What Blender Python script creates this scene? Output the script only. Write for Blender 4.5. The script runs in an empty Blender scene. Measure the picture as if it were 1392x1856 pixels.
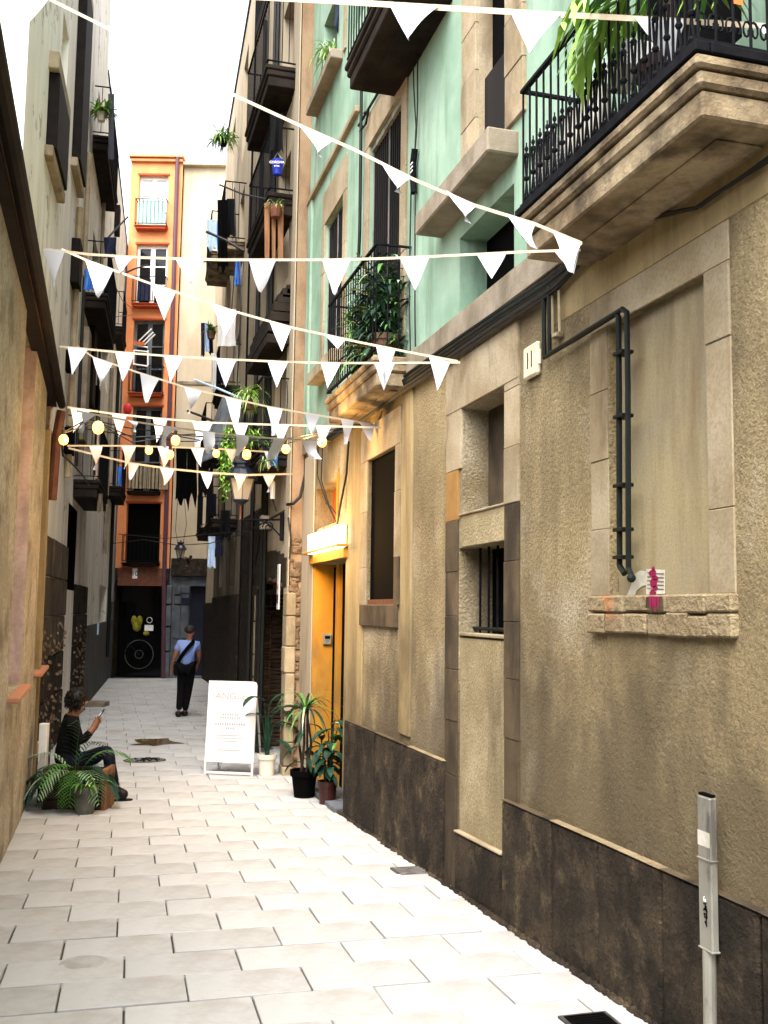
import bpy, math, random
from mathutils import Vector, Matrix, noise
random.seed(7)
rad = math.radians
SC = bpy.context.scene
COL = SC.collection

# ---------------------------------------------------------------- camera
F_PX, CX, CY = 1800.0, 696.0, 928.0          # focal length and centre, in pixels of the 1392x1856 photograph
CAM = Vector((0, 0, 1.65))
YAW, PITCH, ROLL = rad(15.8), rad(5.66), 0.0134
HD = Vector((math.sin(YAW), math.cos(YAW), 0))          # heading on the ground
RT0 = Vector((math.cos(YAW), -math.sin(YAW), 0))
FW = Vector((HD.x*math.cos(PITCH), HD.y*math.cos(PITCH), math.sin(PITCH)))
UP0 = RT0.cross(FW)
RT = RT0*math.cos(ROLL) + UP0*math.sin(ROLL)
UP = UP0*math.cos(ROLL) - RT0*math.sin(ROLL)
cd = bpy.data.cameras.new("camera")
cam = bpy.data.objects.new("camera", cd)
COL.objects.link(cam)
m = Matrix((RT, UP, -FW)).transposed().to_4x4()
m.translation = CAM
cam.matrix_world = m
cd.sensor_fit = 'VERTICAL'
cd.sensor_height = 24.0
cd.lens = 24.0*F_PX/1856.0
cd.clip_start, cd.clip_end = 0.05, 500
SC.camera = cam

# ---------------------------------------------------------------- light
SUN_EL, SUN_AZ = rad(58), rad(-150)      # azimuth measured from +Y towards +X
w = bpy.data.worlds.new("World"); SC.world = w; w.use_nodes = True
nt = w.node_tree; nt.nodes.clear()
sky = nt.nodes.new("ShaderNodeTexSky"); sky.sky_type = 'NISHITA'; sky.sun_disc = False
sky.sun_elevation = SUN_EL; sky.sun_rotation = SUN_AZ
sky.air_density = 1.0; sky.dust_density = 4.0; sky.ozone_density = 1.0
hs = nt.nodes.new("ShaderNodeHueSaturation"); hs.inputs['Saturation'].default_value = 0.22
bg = nt.nodes.new("ShaderNodeBackground"); bg.inputs['Strength'].default_value = 0.13
wo = nt.nodes.new("ShaderNodeOutputWorld")
nt.links.new(sky.outputs[0], hs.inputs['Color']); nt.links.new(hs.outputs[0], bg.inputs[0]); nt.links.new(bg.outputs[0], wo.inputs[0])
sl = bpy.data.lights.new("sun", 'SUN'); sl.energy = 1.2; sl.angle = rad(60); sl.color = (1.0, .97, .93)
so = bpy.data.objects.new("sun", sl); COL.objects.link(so)
sdir = Vector((math.sin(SUN_AZ)*math.cos(SUN_EL), math.cos(SUN_AZ)*math.cos(SUN_EL), math.sin(SUN_EL)))
so.rotation_euler = sdir.to_track_quat('Z', 'Y').to_euler(); so.location = (0, 0, 30)
SC.view_settings.view_transform = 'Standard'; SC.view_settings.look = 'None'
SC.view_settings.gamma = 1.0; SC.view_settings.use_curve_mapping = False
SC.view_settings.exposure = 2.5
SC.render.engine = 'CYCLES'
SC.cycles.max_bounces = 7; SC.cycles.diffuse_bounces = 4; SC.cycles.glossy_bounces = 3
SC.cycles.use_denoising = True

# ---------------------------------------------------------------- materials
def M(name, c, c2=None, rough=.85, scale=2.5, stretch=(1, 1, 1), bump=0, bscale=60, bdist=.01,
      dirt=None, dscale=1.6, dlo=.5, dhi=.66, damt=.7, dstretch=(1, 1, .35), metal=0, rand=0, emit=0, spec=.3, trans=0,
      fine=0, fscale=120, damp=0, alt=None, altlo=.6, althi=.63, altscale=2.0, cracks=0):
    mt = bpy.data.materials.new(name); mt.use_nodes = True
    n = mt.node_tree.nodes; L = mt.node_tree.links.new
    b = n["Principled BSDF"]
    b.inputs['Roughness'].default_value = rough; b.inputs['Metallic'].default_value = metal
    b.inputs['Specular IOR Level'].default_value = spec
    tc = n.new("ShaderNodeTexCoord")
    def ns(sc, st, det=6, ro=.6, seed=0.0):
        mp = n.new("ShaderNodeMapping"); mp.inputs['Scale'].default_value = st
        mp.inputs['Location'].default_value = (seed, seed*1.7, seed*.6)
        L(tc.outputs['Object'], mp.inputs['Vector'])
        t = n.new("ShaderNodeTexNoise"); t.inputs['Scale'].default_value = sc
        t.inputs['Detail'].default_value = det; t.inputs['Roughness'].default_value = ro
        L(mp.outputs[0], t.inputs['Vector']); return t.outputs['Fac']
    def rng(x, lo, hi):
        r = n.new("ShaderNodeMapRange"); r.inputs['From Min'].default_value = lo; r.inputs['From Max'].default_value = hi
        r.clamp = True; L(x, r.inputs['Value']); return r.outputs[0]
    def mix(f, a, bb, mode='MIX'):
        x = n.new("ShaderNodeMix"); x.data_type = 'RGBA'; x.blend_type = mode
        if isinstance(f, float): x.inputs[0].default_value = f
        else: L(f, x.inputs[0])
        for i, v in ((6, a), (7, bb)):
            if isinstance(v, tuple): x.inputs[i].default_value = (*v, 1)
            else: L(v, x.inputs[i])
        return x.outputs[2]
    def mul(x, k):
        q = n.new("ShaderNodeMath"); q.operation = 'MULTIPLY'; L(x, q.inputs[0])
        if isinstance(k, (int, float)): q.inputs[1].default_value = k
        else: L(k, q.inputs[1])
        return q.outputs[0]
    col = c
    if c2 is not None: col = mix(rng(ns(scale, stretch), .38, .62), c, c2)
    if alt is not None: col = mix(rng(ns(altscale, (1, 1, 1), 8, .65, 9.1), altlo, althi), col, alt)
    if dirt is not None:
        col = mix(mul(rng(ns(dscale, dstretch, 8, .65, 3.3), dlo, dhi), damt), col, dirt)
    if damp:      # rising damp: ragged tide marks above the plinth
        sx_ = n.new("ShaderNodeSeparateXYZ"); L(tc.outputs['Object'], sx_.inputs[0])
        def ma(op, a, b_):
            q = n.new("ShaderNodeMath"); q.operation = op
            for i, v in ((0, a), (1, b_)):
                if isinstance(v, (int, float)): q.inputs[i].default_value = v
                else: L(v, q.inputs[i])
            return q.outputs[0]
        hgt = ma('ADD', sx_.outputs['Z'], ma('MULTIPLY', sx_.outputs['Y'], .0423))
        nz = ns(1.4, (1, 1, .6), 7, .62, 7.7)
        col = mix(mul(rng(ma('SUBTRACT', ma('MULTIPLY', nz, 4.3), hgt), .45, 1.1), damp), col, (.05, .034, .02))
    if fine:
        col = mix(mul(rng(ns(fscale, (1, 1, 1), 3, .6, 5.5), .42, .66), fine), col, tuple(v*.35 for v in c))
    if cracks:
        v = n.new("ShaderNodeTexVoronoi"); v.feature = 'DISTANCE_TO_EDGE'; v.inputs['Scale'].default_value = cracks
        L(tc.outputs['Object'], v.inputs['Vector'])
        col = mix(mul(rng(v.outputs['Distance'], .02, .0), .55), col, tuple(q*.3 for q in c))
    if rand:
        oi = n.new("ShaderNodeObjectInfo")
        r = n.new("ShaderNodeMapRange"); r.inputs['To Min'].default_value = 1-rand; r.inputs['To Max'].default_value = 1+rand*.5
        L(oi.outputs['Random'], r.inputs['Value'])
        g = n.new("ShaderNodeCombineColor")
        for i in range(3): L(r.outputs[0], g.inputs[i])
        col = mix(1.0, col, g.outputs[0], 'MULTIPLY')
    if isinstance(col, tuple): b.inputs['Base Color'].default_value = (*col, 1)
    else: L(col, b.inputs['Base Color'])
    if bump:
        h = ns(bscale, (1, 1, 1), 5, .65, 1.2)
        bp = n.new("ShaderNodeBump"); bp.inputs['Strength'].default_value = bump; bp.inputs['Distance'].default_value = bdist
        L(h, bp.inputs['Height']); L(bp.outputs[0], b.inputs['Normal'])
    if emit:
        b.inputs['Emission Color'].default_value = (*c, 1); b.inputs['Emission Strength'].default_value = emit
    if trans: b.inputs['Transmission Weight'].default_value = trans
    return mt

m_ochre = M("ochre_roughcast", (.41, .32, .17), (.235, .175, .088), scale=1.1, stretch=(1, 1, .75), bump=1.0, bscale=45, bdist=.035,
            dirt=(.055, .036, .02), dscale=1.3, dlo=.46, dhi=.62, damt=.6, fine=.62, fscale=55, alt=(.47, .40, .285), altlo=.52, althi=.66, altscale=.8, damp=.62)
m_ochre_smooth = M("ochre_render", (.35, .265, .13), (.22, .16, .075), scale=1.6, stretch=(1.5, 1.5, .3), bump=.25, bscale=40,
            dirt=(.06, .04, .02), dscale=1.8, dlo=.5, dhi=.7, damt=.7, dstretch=(2, 2, .25), fine=.15, fscale=30, damp=.55)
m_infill = M("pale_infill_render", (.42, .345, .21), (.27, .215, .115), scale=2.2, bump=.6, bscale=45, dirt=(.08, .055, .03), dscale=2.2, dlo=.5, dhi=.66, damt=.65, fine=.45, bdist=.03, fscale=55)
m_wallL = M("left_ochre_render", (.55, .49, .37), (.39, .335, .24), scale=1.5, stretch=(1, .5, 1), bump=.9, bscale=30, bdist=.035,
            dirt=(.10, .07, .04), dscale=3.0, dlo=.5, dhi=.64, damt=.65, dstretch=(1, .6, .8), fine=.75, fscale=24, alt=(.62, .55, .41), altlo=.55, althi=.7)
m_plinth = M("plinth_stone", (.062, .045, .028), (.022, .017, .012), scale=5, bump=1.0, bscale=26, bdist=.03, dirt=(.008, .007, .006), dscale=3, dlo=.45, dhi=.6,
             damt=.8, dstretch=(1, 1, .7), fine=.6, fscale=60, alt=(.14, .10, .06), altlo=.54, althi=.7, altscale=5, rand=.25, spec=.15)
m_frame = M("tan_frame_stone", (.37, .305, .205), (.26, .20, .115), scale=2.0, bump=.25, bscale=50, dirt=(.10, .066, .034), dscale=2.4, dlo=.52, dhi=.68, damt=.8, rand=.18, fine=.35, fscale=60)
m_frame_dk = M("brown_frame_stone", (.098, .068, .036), (.052, .036, .02), scale=3.0, bump=.35, bscale=50, dirt=(.015, .011, .007), dscale=3, damt=.75, rand=.25, fine=.2, dlo=.48, dhi=.62)
m_sill_br = M("crumbled_sill", (.27, .21, .12), (.19, .14, .078), scale=6, bump=1.2, bscale=18, bdist=.03, dirt=(.42, .16, .06), dscale=4, dlo=.6, dhi=.66, damt=.6, dstretch=(1, 1, 1))
m_blind = M("smooth_yellow_render", (.30, .245, .135), (.25, .21, .14), scale=1.8, bump=.3, bscale=80, dirt=(.15, .10, .045), dscale=1.9, dlo=.48, dhi=.66, damt=.75, dstretch=(2, 2, .3), fine=.2, fscale=60)
m_green = M("mint_green_paint", (.17, .275, .195), (.265, .375, .29), scale=1.3, bump=.12, bscale=60, dirt=(.10, .15, .105), dscale=2.2, dlo=.5, dhi=.68, damt=.7, dstretch=(2, 2, .3), fine=.06, fscale=40)
m_plug = M("grey_plug", (.33, .32, .30), (.26, .25, .23), scale=9, bump=.3)
m_smear = M("whitewash_smear", (.55, .53, .47), (.42, .39, .31), scale=14, rough=.8)
m_amber = M("amber_stone", (.30, .155, .045), (.22, .11, .03), scale=4)
m_shade_plaster = M("shade_dark_plaster", (.17, .14, .10), (.10, .08, .055), scale=1.6, stretch=(1.5, 1.5, .4), bump=.3, bscale=30, dirt=(.03, .025, .018), dscale=2, damt=.8, dlo=.46, dhi=.6)  # darker plaster for the lower wall, alley shade put into the colour
m_greyband = M("weathered_band_stone", (.24, .2, .15), (.16, .13, .09), scale=4, bump=.5, bscale=40, dirt=(.1, .08, .05), damt=.7, dscale=3)
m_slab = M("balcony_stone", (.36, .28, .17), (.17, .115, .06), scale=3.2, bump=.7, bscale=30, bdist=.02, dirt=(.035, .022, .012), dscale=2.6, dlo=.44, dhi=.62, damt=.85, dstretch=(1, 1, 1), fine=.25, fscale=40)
m_slab_dk = M("dark_balcony_stone", (.022, .017, .013), (.010, .008, .007), scale=3, bump=.5, bscale=30, rough=.9, spec=.1)  # near-black on every face of the slab
m_iron = M("black_iron", (.003, .003, .004), (.007, .007, .009), rough=.85, scale=20, spec=.08)
m_pipe = M("black_pipe", (.004, .006, .0055), (.007, .01, .008), rough=.55, scale=10, spec=.15)
m_cable = M("black_cable", (.004, .004, .0035), rough=.6)
m_beige = M("beige_conduit", (.32, .27, .17), (.22, .18, .1), rough=.5, scale=8)
m_pave = M("paving_stone", (.43, .424, .414), (.385, .38, .368), rough=.7, scale=2.4, bump=.2, bscale=70, dirt=(.24, .215, .175), dscale=1.6, dlo=.5, dhi=.7, damt=.75, dstretch=(1, 1, 1), rand=.07, fine=.1, fscale=140, spec=.3, alt=(.24, .22, .19), altscale=26, altlo=.69, althi=.73)
m_joint = M("joint_mortar", (.06, .055, .05), (.03, .028, .025), scale=10)
m_steel = M("scuffed_grey_steel", (.30, .29, .245), (.21, .20, .17), rough=.5, scale=5, stretch=(1, 1, .5), dirt=(.06, .055, .05), dscale=6, dlo=.52, dhi=.6, metal=.4, spec=.5)
m_tile = M("cream_tile", (.62, .56, .42), (.52, .45, .32), rough=.4, scale=20)
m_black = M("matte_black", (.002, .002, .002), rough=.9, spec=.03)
m_dark = M("dark_interior", (.004, .0035, .003), rough=.9, spec=.1)
m_glass = M("dark_glass", (.003, .0035, .004), rough=.12, spec=.3)
m_shut = M("dark_shutter", (.005, .0042, .005), (.008, .007, .007), rough=.6, scale=6, stretch=(1, 1, .2), spec=.15)
m_terra = M("terracotta_tile", (.40, .19, .11), (.42, .18, .09), scale=8, bump=.3)
m_pink = M("pinkish_plaster", (.55, .43, .38), (.44, .33, .285), scale=3, bump=.5, bscale=35, dirt=(.2, .13, .09), dscale=3, damt=.6, fine=.2, fscale=30)
m_brick = M("old_brick", (.11, .06, .035), (.06, .035, .02), scale=8, bump=.7, bscale=40, rand=.35)
m_rubble = M("bare_rubble", (.19, .125, .07), (.10, .065, .038), scale=9, bump=1.0, bscale=30, bdist=.02, rand=.3)
m_paleback = M("pale_plaster", (.36, .30, .22), (.28, .23, .15), scale=1.4, stretch=(1.5, 1.5, .3), bump=.25, bscale=40, dirt=(.1, .075, .045), dscale=2, damt=.6, dstretch=(2, 2, .2), dlo=.54, dhi=.7)
m_pilaster = M("ochre_pilaster", (.22, .13, .07), (.27, .19, .115), scale=2.2, stretch=(1, 1, .4), bump=.4, bscale=40, dirt=(.1, .06, .03), dscale=3, damt=.7, fine=.15, fscale=40)
m_lintel = M("dark_lintel_stone", (.035, .027, .017), (.016, .012, .008), scale=10, bump=1.0, bscale=30, bdist=.02, spec=.1)
m_wallF = M("left_house_plaster", (.70, .67, .60), (.60, .565, .49), scale=1.2, stretch=(1.5, 1.5, .25), bump=.3, bscale=30, dirt=(.2, .16, .1), dscale=1.8, damt=.6, dstretch=(2.5, 2.5, .2), dlo=.53, dhi=.7, alt=(.36, .32, .26), altlo=.6, althi=.64)
m_stoneL = M("dark_base_stone", (.038, .028, .019), (.016, .013, .01), scale=7, bump=1.0, bscale=25, bdist=.03, dirt=(.2, .16, .12), dscale=14, dlo=.6, dhi=.68, damt=.8, dstretch=(1, 1, 1), rand=.3, spec=.1)  # dark stone, toned down further in place of shade deep in the alley
m_greyL = M("grey_base_render", (.07, .066, .06), (.035, .033, .03), scale=2.5, stretch=(2, 2, .25), bump=.3)  # base grey darkened to imitate the shade at the alley's far end
m_orange = M("orange_paint", (.68, .265, .105), (.62, .215, .08), scale=2, bump=.08)
m_orange_dk = M("red_orange_trim", (.42, .07, .02), (.36, .06, .02), scale=4)
m_cream = M("cream_plaster", (.46, .385, .28), (.38, .31, .21), scale=1.1, stretch=(1.2, 1.2, .4), bump=.15, dirt=(.3, .23, .14), dscale=1.4, damt=.5)
m_greybase = M("grey_blue_stone", (.12, .135, .15), (.07, .08, .095), scale=3, bump=.5, bscale=20, dirt=(.05, .05, .055), dscale=3, damt=.7)
m_blue_dk = M("navy_door", (.008, .009, .022), (.012, .013, .03), scale=3, rough=.5)
m_purple = M("brown_downpipe", (.085, .038, .05), rough=.5)
m_white = M("white_paint", (.78, .77, .75), (.7, .69, .67), scale=5, rough=.5)
m_flag = M("white_flag_cloth", (.62, .62, .66), rough=.9, rand=.12)
m_tape = M("cream_tape", (.50, .41, .29), (.44, .36, .25), scale=30)
m_wood = M("brown_plank", (.24, .11, .045), (.13, .06, .026), scale=6, stretch=(4, 4, .5), bump=.3, rand=.2)
m_woodbox = M("planter_wood", (.035, .018, .01), (.018, .01, .006), scale=6, stretch=(1, 1, 4), bump=.3, rand=.25)
m_yellow = M("yellow_door_paint", (.44, .215, .02), (.33, .15, .014), scale=2, stretch=(1, 1, .4), dirt=(.15, .09, .03), dscale=3, damt=.6, bump=.15)
m_redin = M("red_orange_niche", (.55, .14, .03), (.45, .10, .02), scale=3)
m_rust = M("rust_brown_metal", (.11, .035, .02), (.16, .06, .03), scale=8, rough=.7)
m_bluegrey = M("lantern_blue_iron", (.006, .008, .018), (.012, .016, .03), rough=.35, scale=6, spec=.5)
m_frost = M("milky_lantern_glass", (.42, .36, .28), (.36, .31, .25), rough=.25, scale=3)
m_leaf = M("leaf_green", (.05, .14, .03), (.09, .22, .04), scale=12, rough=.45, rand=.3, spec=.2)
m_leaf_l = M("leaf_lime", (.17, .34, .03), (.26, .44, .06), scale=12, rough=.5, rand=.25, spec=.4)
m_leaf_p = M("leaf_pale", (.30, .42, .17), (.42, .50, .28), scale=14, rough=.5, rand=.2)
m_leaf_d = M("leaf_dark", (.006, .022, .012), (.015, .05, .028), scale=12, rough=.6, rand=.3, spec=.15)
m_leaf_v = M("leaf_variegated", (.32, .42, .28), (.12, .25, .12), scale=18, rough=.4, rand=.3, spec=.5)
m_soil = M("soil", (.03, .02, .014), rough=1)
m_potw = M("white_pot", (.66, .61, .52), (.6, .55, .46), scale=6, rough=.4)
m_potm = M("maroon_pot", (.04, .009, .007), (.028, .006, .005), scale=6, rough=.4)
m_potg = M("grey_pot", (.10, .10, .08), (.06, .06, .05), scale=8, rough=.6)
m_skin = M("skin", (.26, .115, .065), (.22, .095, .055), scale=10, rough=.55)
m_hair = M("dark_hair", (.003, .002, .0015), (.006, .0035, .0025), scale=30, stretch=(1, 1, .3), rough=.45, bump=.5, bscale=50, spec=.2)
m_hairg = M("greying_hair", (.010, .008, .007), (.03, .027, .024), scale=30, rough=.7)
m_knit = M("black_top", (.0025, .0025, .003), (.005, .005, .006), scale=20, rough=.9, bump=.3, bscale=90, spec=.1)
m_jeans = M("dark_jeans", (.004, .005, .010), (.009, .011, .022), scale=12, rough=.9, bump=.2, bscale=120, spec=.1)
m_shirt = M("pale_blue_shirt", (.12, .19, .46), (.22, .30, .58), scale=6, stretch=(1, 1, .6), rough=.9, bump=.3, bscale=14, bdist=.02)
m_shoe = M("black_shoe", (.003, .003, .003), rough=.5)
m_sole = M("grey_sole", (.25, .25, .24), rough=.7)
m_screen = M("phone_screen", (.55, .75, .72), emit=.35, rough=.2)
m_paper = M("white_paper", (.48, .48, .46), (.40, .40, .38), scale=8)
m_board = M("white_sign_board", (.60, .595, .59), rough=.4)
m_print = M("faint_print", (.30, .28, .28), rough=.8)
m_printp = M("faint_pink_print", (.42, .27, .27), rough=.8)
m_magenta = M("magenta_paint", (.22, .008, .055), rough=.6)
m_navy = M("navy_cloth", (.005, .007, .025), (.011, .015, .045), scale=8, rough=.9)
m_blue = M("blue_cloth", (.03, .12, .45), (.06, .2, .55), scale=8, rough=.9)
m_sky_cl = M("light_blue_cloth", (.36, .5, .72), (.5, .6, .75), scale=8, rough=.9)
m_red = M("red_plastic", (.5, .02, .03), rough=.4)
m_teal = M("teal_curtain", (.25, .55, .47), (.4, .68, .6), scale=5, stretch=(6, 6, .3), rough=.9)
m_yelpl = M("yellow_plush", (.22, .20, .012), (.14, .13, .01), scale=10, rough=.9)
m_bucket = M("blue_bucket", (.01, .025, .32), rough=.4)
m_bulb = M("lit_bulb", (1.0, .45, .09), emit=.9)
m_lit = M("lit_sign_panel", (1.0, .86, .62), emit=2.5)
m_water = M("puddle_water", (.12, .08, .035), rough=.05, spec=.5)  # brown base colour stands in for the wall mirrored in the water
m_manhole = M("cast_iron_cover", (.16, .15, .14), (.07, .065, .06), scale=14, rough=.6, bump=.8, bscale=60)
m_roof = M("roof_tile_clay", (.28, .15, .09), (.2, .1, .06), scale=5, bump=.5)
m_gutter = M("sooty_gutter", (.004, .003, .003), (.011, .007, .0055), scale=6, rough=.7, spec=.1)

# ---------------------------------------------------------------- mesh helper
class Fr:
    """A wall frame: u runs along the wall, o is the distance out of it, z is height."""
    def __init__(s, O, U, N):
        s.O = Vector((O[0], O[1], 0)); s.U = Vector((U[0], U[1], 0)).normalized(); s.N = Vector((N[0], N[1], 0)).normalized()
    def p(s, u, o, z): return s.O + s.U*u + s.N*o + Vector((0, 0, z))
    def px(s, x, y, o=0):
        r = ray(x, y); q = s.O + s.N*o
        t = (q - CAM).dot(s.N)/r.dot(s.N)
        h = CAM + r*t
        return (h - s.O).dot(s.U), h.z
    def dist(s, x, y, u):
        """how far out of the wall, and how high, a pixel lies in the cross plane at u"""
        r = ray(x, y); q = s.O + s.U*u
        t = (q - CAM).dot(s.U)/r.dot(s.U); h = CAM + r*t
        return (h - s.O).dot(s.N), h.z
def ray(x, y): return (FW + RT*((x-CX)/F_PX) + UP*((CY-y)/F_PX))
def proj(v):
    d = Vector(v) - CAM; k = d.dot(FW)
    return CX + F_PX*d.dot(RT)/k, CY - F_PX*d.dot(UP)/k
WORLD = Fr((0, 0), (0, 1), (1, 0))       # u = y, o = x

def gz(y):
    """street level: falls away from the camera, then levels out"""
    if y < 9.5: return -0.0423*y
    if y < 11.5:
        t = (y-9.5)/2.0; return -0.0423*(9.5 + 2.0*(t - t*t/2))
    return -0.0423*10.5
def ground(x, y):
    r = ray(x, y); t = 1.0
    for _ in range(60):
        h = CAM + r*t; t = (CAM.z - gz(h.y))/(-r.z)
    return CAM + r*t

class MB:
    def __init__(s): s.v = []; s.f = []
    def add(s, vs, fs):
        k = len(s.v); s.v += [tuple(q) for q in vs]; s.f += [tuple(i+k for i in f) for f in fs]; return s
    def quad(s, a, b, c, d): return s.add((a, b, c, d), ((0, 1, 2, 3),))
    def box(s, fr, u0, u1, o0, o1, z0, z1, jit=0):
        P = [fr.p(u, o, z) for z in (z0, z1) for o in (o0, o1) for u in (u0, u1)]
        if jit: P = [q + Vector((random.uniform(-jit, jit), random.uniform(-jit, jit), random.uniform(-jit, jit))) for q in P]
        return s.add(P, ((0, 1, 3, 2), (4, 6, 7, 5), (0, 4, 5, 1), (2, 3, 7, 6), (0, 2, 6, 4), (1, 5, 7, 3)))
    def cbox(s, fr, u0, u1, o0, o1, z0, z1, c=.008, slope=0, dz=None):
        """chamfered box; slope tilts it along u"""
        if u1 < u0: u0, u1 = u1, u0
        if z1 < z0: z0, z1 = z1, z0
        P = []; idx = {}
        um = (u0+u1)/2
        for a in (0, 1):
            for b in (0, 1):
                for g in (0, 1):
                    for ax in range(3):
                        U = (u0, u1)[a] + (0 if ax == 0 else (c, -c)[a])
                        O = (o0, o1)[b] + (0 if ax == 1 else (c, -c)[b])
                        Z = (z0, z1)[g] + (0 if ax == 2 else (c, -c)[g])
                        idx[a, b, g, ax] = len(P); P.append(fr.p(U, O, Z + slope*(U-um)))
        Fs = []
        for k in (0, 1):
            Fs.append([idx[k, b, g, 0] for b, g in ((0, 0), (1, 0), (1, 1), (0, 1))])
            Fs.append([idx[a, k, g, 1] for a, g in ((0, 0), (1, 0), (1, 1), (0, 1))])
            Fs.append([idx[a, b, k, 2] for a, b in ((0, 0), (1, 0), (1, 1), (0, 1))])
        for i in (0, 1):
            for j in (0, 1):
                Fs.append([idx[0, i, j, 1], idx[1, i, j, 1], idx[1, i, j, 2], idx[0, i, j, 2]])
                Fs.append([idx[i, 0, j, 0], idx[i, 1, j, 0], idx[i, 1, j, 2], idx[i, 0, j, 2]])
                Fs.append([idx[i, j, 0, 0], idx[i, j, 1, 0], idx[i, j, 1, 1], idx[i, j, 0, 1]])
        for a in (0, 1):
            for b in (0, 1):
                for g in (0, 1): Fs.append([idx[a, b, g, k] for k in range(3)])
        return s.add(P, Fs)
    def tube(s, pts, r, n=6, cap=True):
        pts = [Vector(p) for p in pts]; rs = r if isinstance(r, (list, tuple)) else [r]*len(pts)
        t = (pts[1]-pts[0]).normalized()
        a = t.orthogonal().normalized(); k = len(s.v); V = []
        for i, p in enumerate(pts):
            if i == 0: tt = pts[1]-p
            elif i == len(pts)-1: tt = p-pts[i-1]
            else: tt = (pts[i+1]-p).normalized() + (p-pts[i-1]).normalized()
            tt = tt.normalized() if tt.length > 1e-9 else t
            a = (a - tt*a.dot(tt)); a = a.normalized() if a.length > 1e-6 else tt.orthogonal().normalized()
            b = tt.cross(a)
            for j in range(n):
                an = 2*math.pi*j/n; V.append(p + (a*math.cos(an)+b*math.sin(an))*rs[i])
        Fs = []
        for i in range(len(pts)-1):
            for j in range(n):
                Fs.append((i*n+j, i*n+(j+1) % n, (i+1)*n+(j+1) % n, (i+1)*n+j))
        if cap: Fs += [tuple(range(n))[::-1], tuple((len(pts)-1)*n+j for j in range(n))]
        return s.add(V, Fs)
    def lathe(s, c, prof, n=16, sx=1, sy=1, rot=0):
        c = Vector(c); V = []
        for r, z in prof:
            for j in range(n):
                a = 2*math.pi*(j+.5)/n + rot; V.append(c + Vector((r*sx*math.cos(a), r*sy*math.sin(a), z)))
        Fs = []
        for i in range(len(prof)-1):
            for j in range(n): Fs.append((i*n+j, i*n+(j+1) % n, (i+1)*n+(j+1) % n, (i+1)*n+j))
        Fs += [tuple(range(n))[::-1], tuple((len(prof)-1)*n+j for j in range(n))]
        return s.add(V, Fs)
    def ball(s, c, r, n=10, m=6, sc=(1, 1, 1)):
        prof = [(r*math.sin(math.pi*i/m) if 0 < i < m else r*.02, -r*math.cos(math.pi*i/m)*sc[2]) for i in range(m+1)]
        return s.lathe(c, prof, n, sc[0], sc[1])
    def blade(s, base, d, length, width, droop=.5, n=5, fold=0.0, taper=.0):
        """a drooping strap leaf; d = starting direction"""
        p = Vector(base); d = Vector(d).normalized(); st = length/n; V = []
        for i in range(n+1):
            t = i/n; side = d.cross(Vector((0, 0, 1)))
            side = side.normalized() if side.length > .05 else Vector((1, 0, 0))
            ww = width*(min(1, .35+2.2*t) if t < .35 else 1)*(1-max(0, t-.25)/.75)**.7 if i < n else 0.0006
            V += [p - side*ww/2, p + side*ww/2]
            p = p + d*st; d = (d + Vector((0, 0, -droop/n*1.6))).normalized()
        return s.add(V, [(2*i, 2*i+1, 2*i+3, 2*i+2) for i in range(n)])
    def frond(s, base, d, length, droop=.7, leaf=.16, width=.012, n=12, lift=.1):
        """a feather palm leaf: rachis with two rows of leaflets"""
        p = Vector(base); d = Vector(d).normalized(); st = length/n; path = []
        for i in range(n+1):
            path.append((p.copy(), d.copy())); p = p + d*st; d = (d + Vector((0, 0, -droop/n*1.5))).normalized()
        s.tube([q for q, _ in path], [.004*(1-.7*i/n) for i in range(n+1)], 4)
        for i in range(2, n+1):
            q, dd = path[i]; t = i/n
            side = dd.cross(Vector((0, 0, 1))); side = side.normalized() if side.length > .05 else Vector((1, 0, 0))
            L = leaf*(math.sin(math.pi*min(1, .12+.88*t))**.6*.8+.25)
            for sg in (-1, 1):
                dr = (side*sg*.9 + dd*.75 + Vector((0, 0, lift))).normalized()
                s.blade(q, dr, L*random.uniform(.85, 1.1), width, .55, 3)
        return s
    def build(s, name, mat, parent=None, smooth=False, kind=None, label=None, loc=None):
        me = bpy.data.meshes.new(name); me.from_pydata(s.v, [], s.f); me.update()
        if smooth:
            me.polygons.foreach_set('use_smooth', [True]*len(me.polygons))
        return link(name, me, mat, parent, kind, label)
def link(name, me, mat, parent=None, kind=None, label=None):
    if mat is not None: me.materials.append(mat)
    o = bpy.data.objects.new(name, me); COL.objects.link(o)
    if parent is not None:
        o.parent = parent
        if parent.parent is None and parent.type == 'EMPTY': o.matrix_parent_inverse = Matrix.Translation(-parent.location)
    if kind: o['kind'] = kind
    if label: o['label'] = label
    return o
def T(name, label, cat, loc, group=None):
    o = bpy.data.objects.new(name, None); o.empty_display_size = .1; COL.objects.link(o); o.location = loc
    o['label'] = label; o['category'] = cat
    if group: o['group'] = group
    return o
def tag(o, label, cat, group=None):
    o['label'] = label; o['category'] = cat
    if group: o['group'] = group
    return o
def struct(o): o['kind'] = 'structure'; return o
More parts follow.
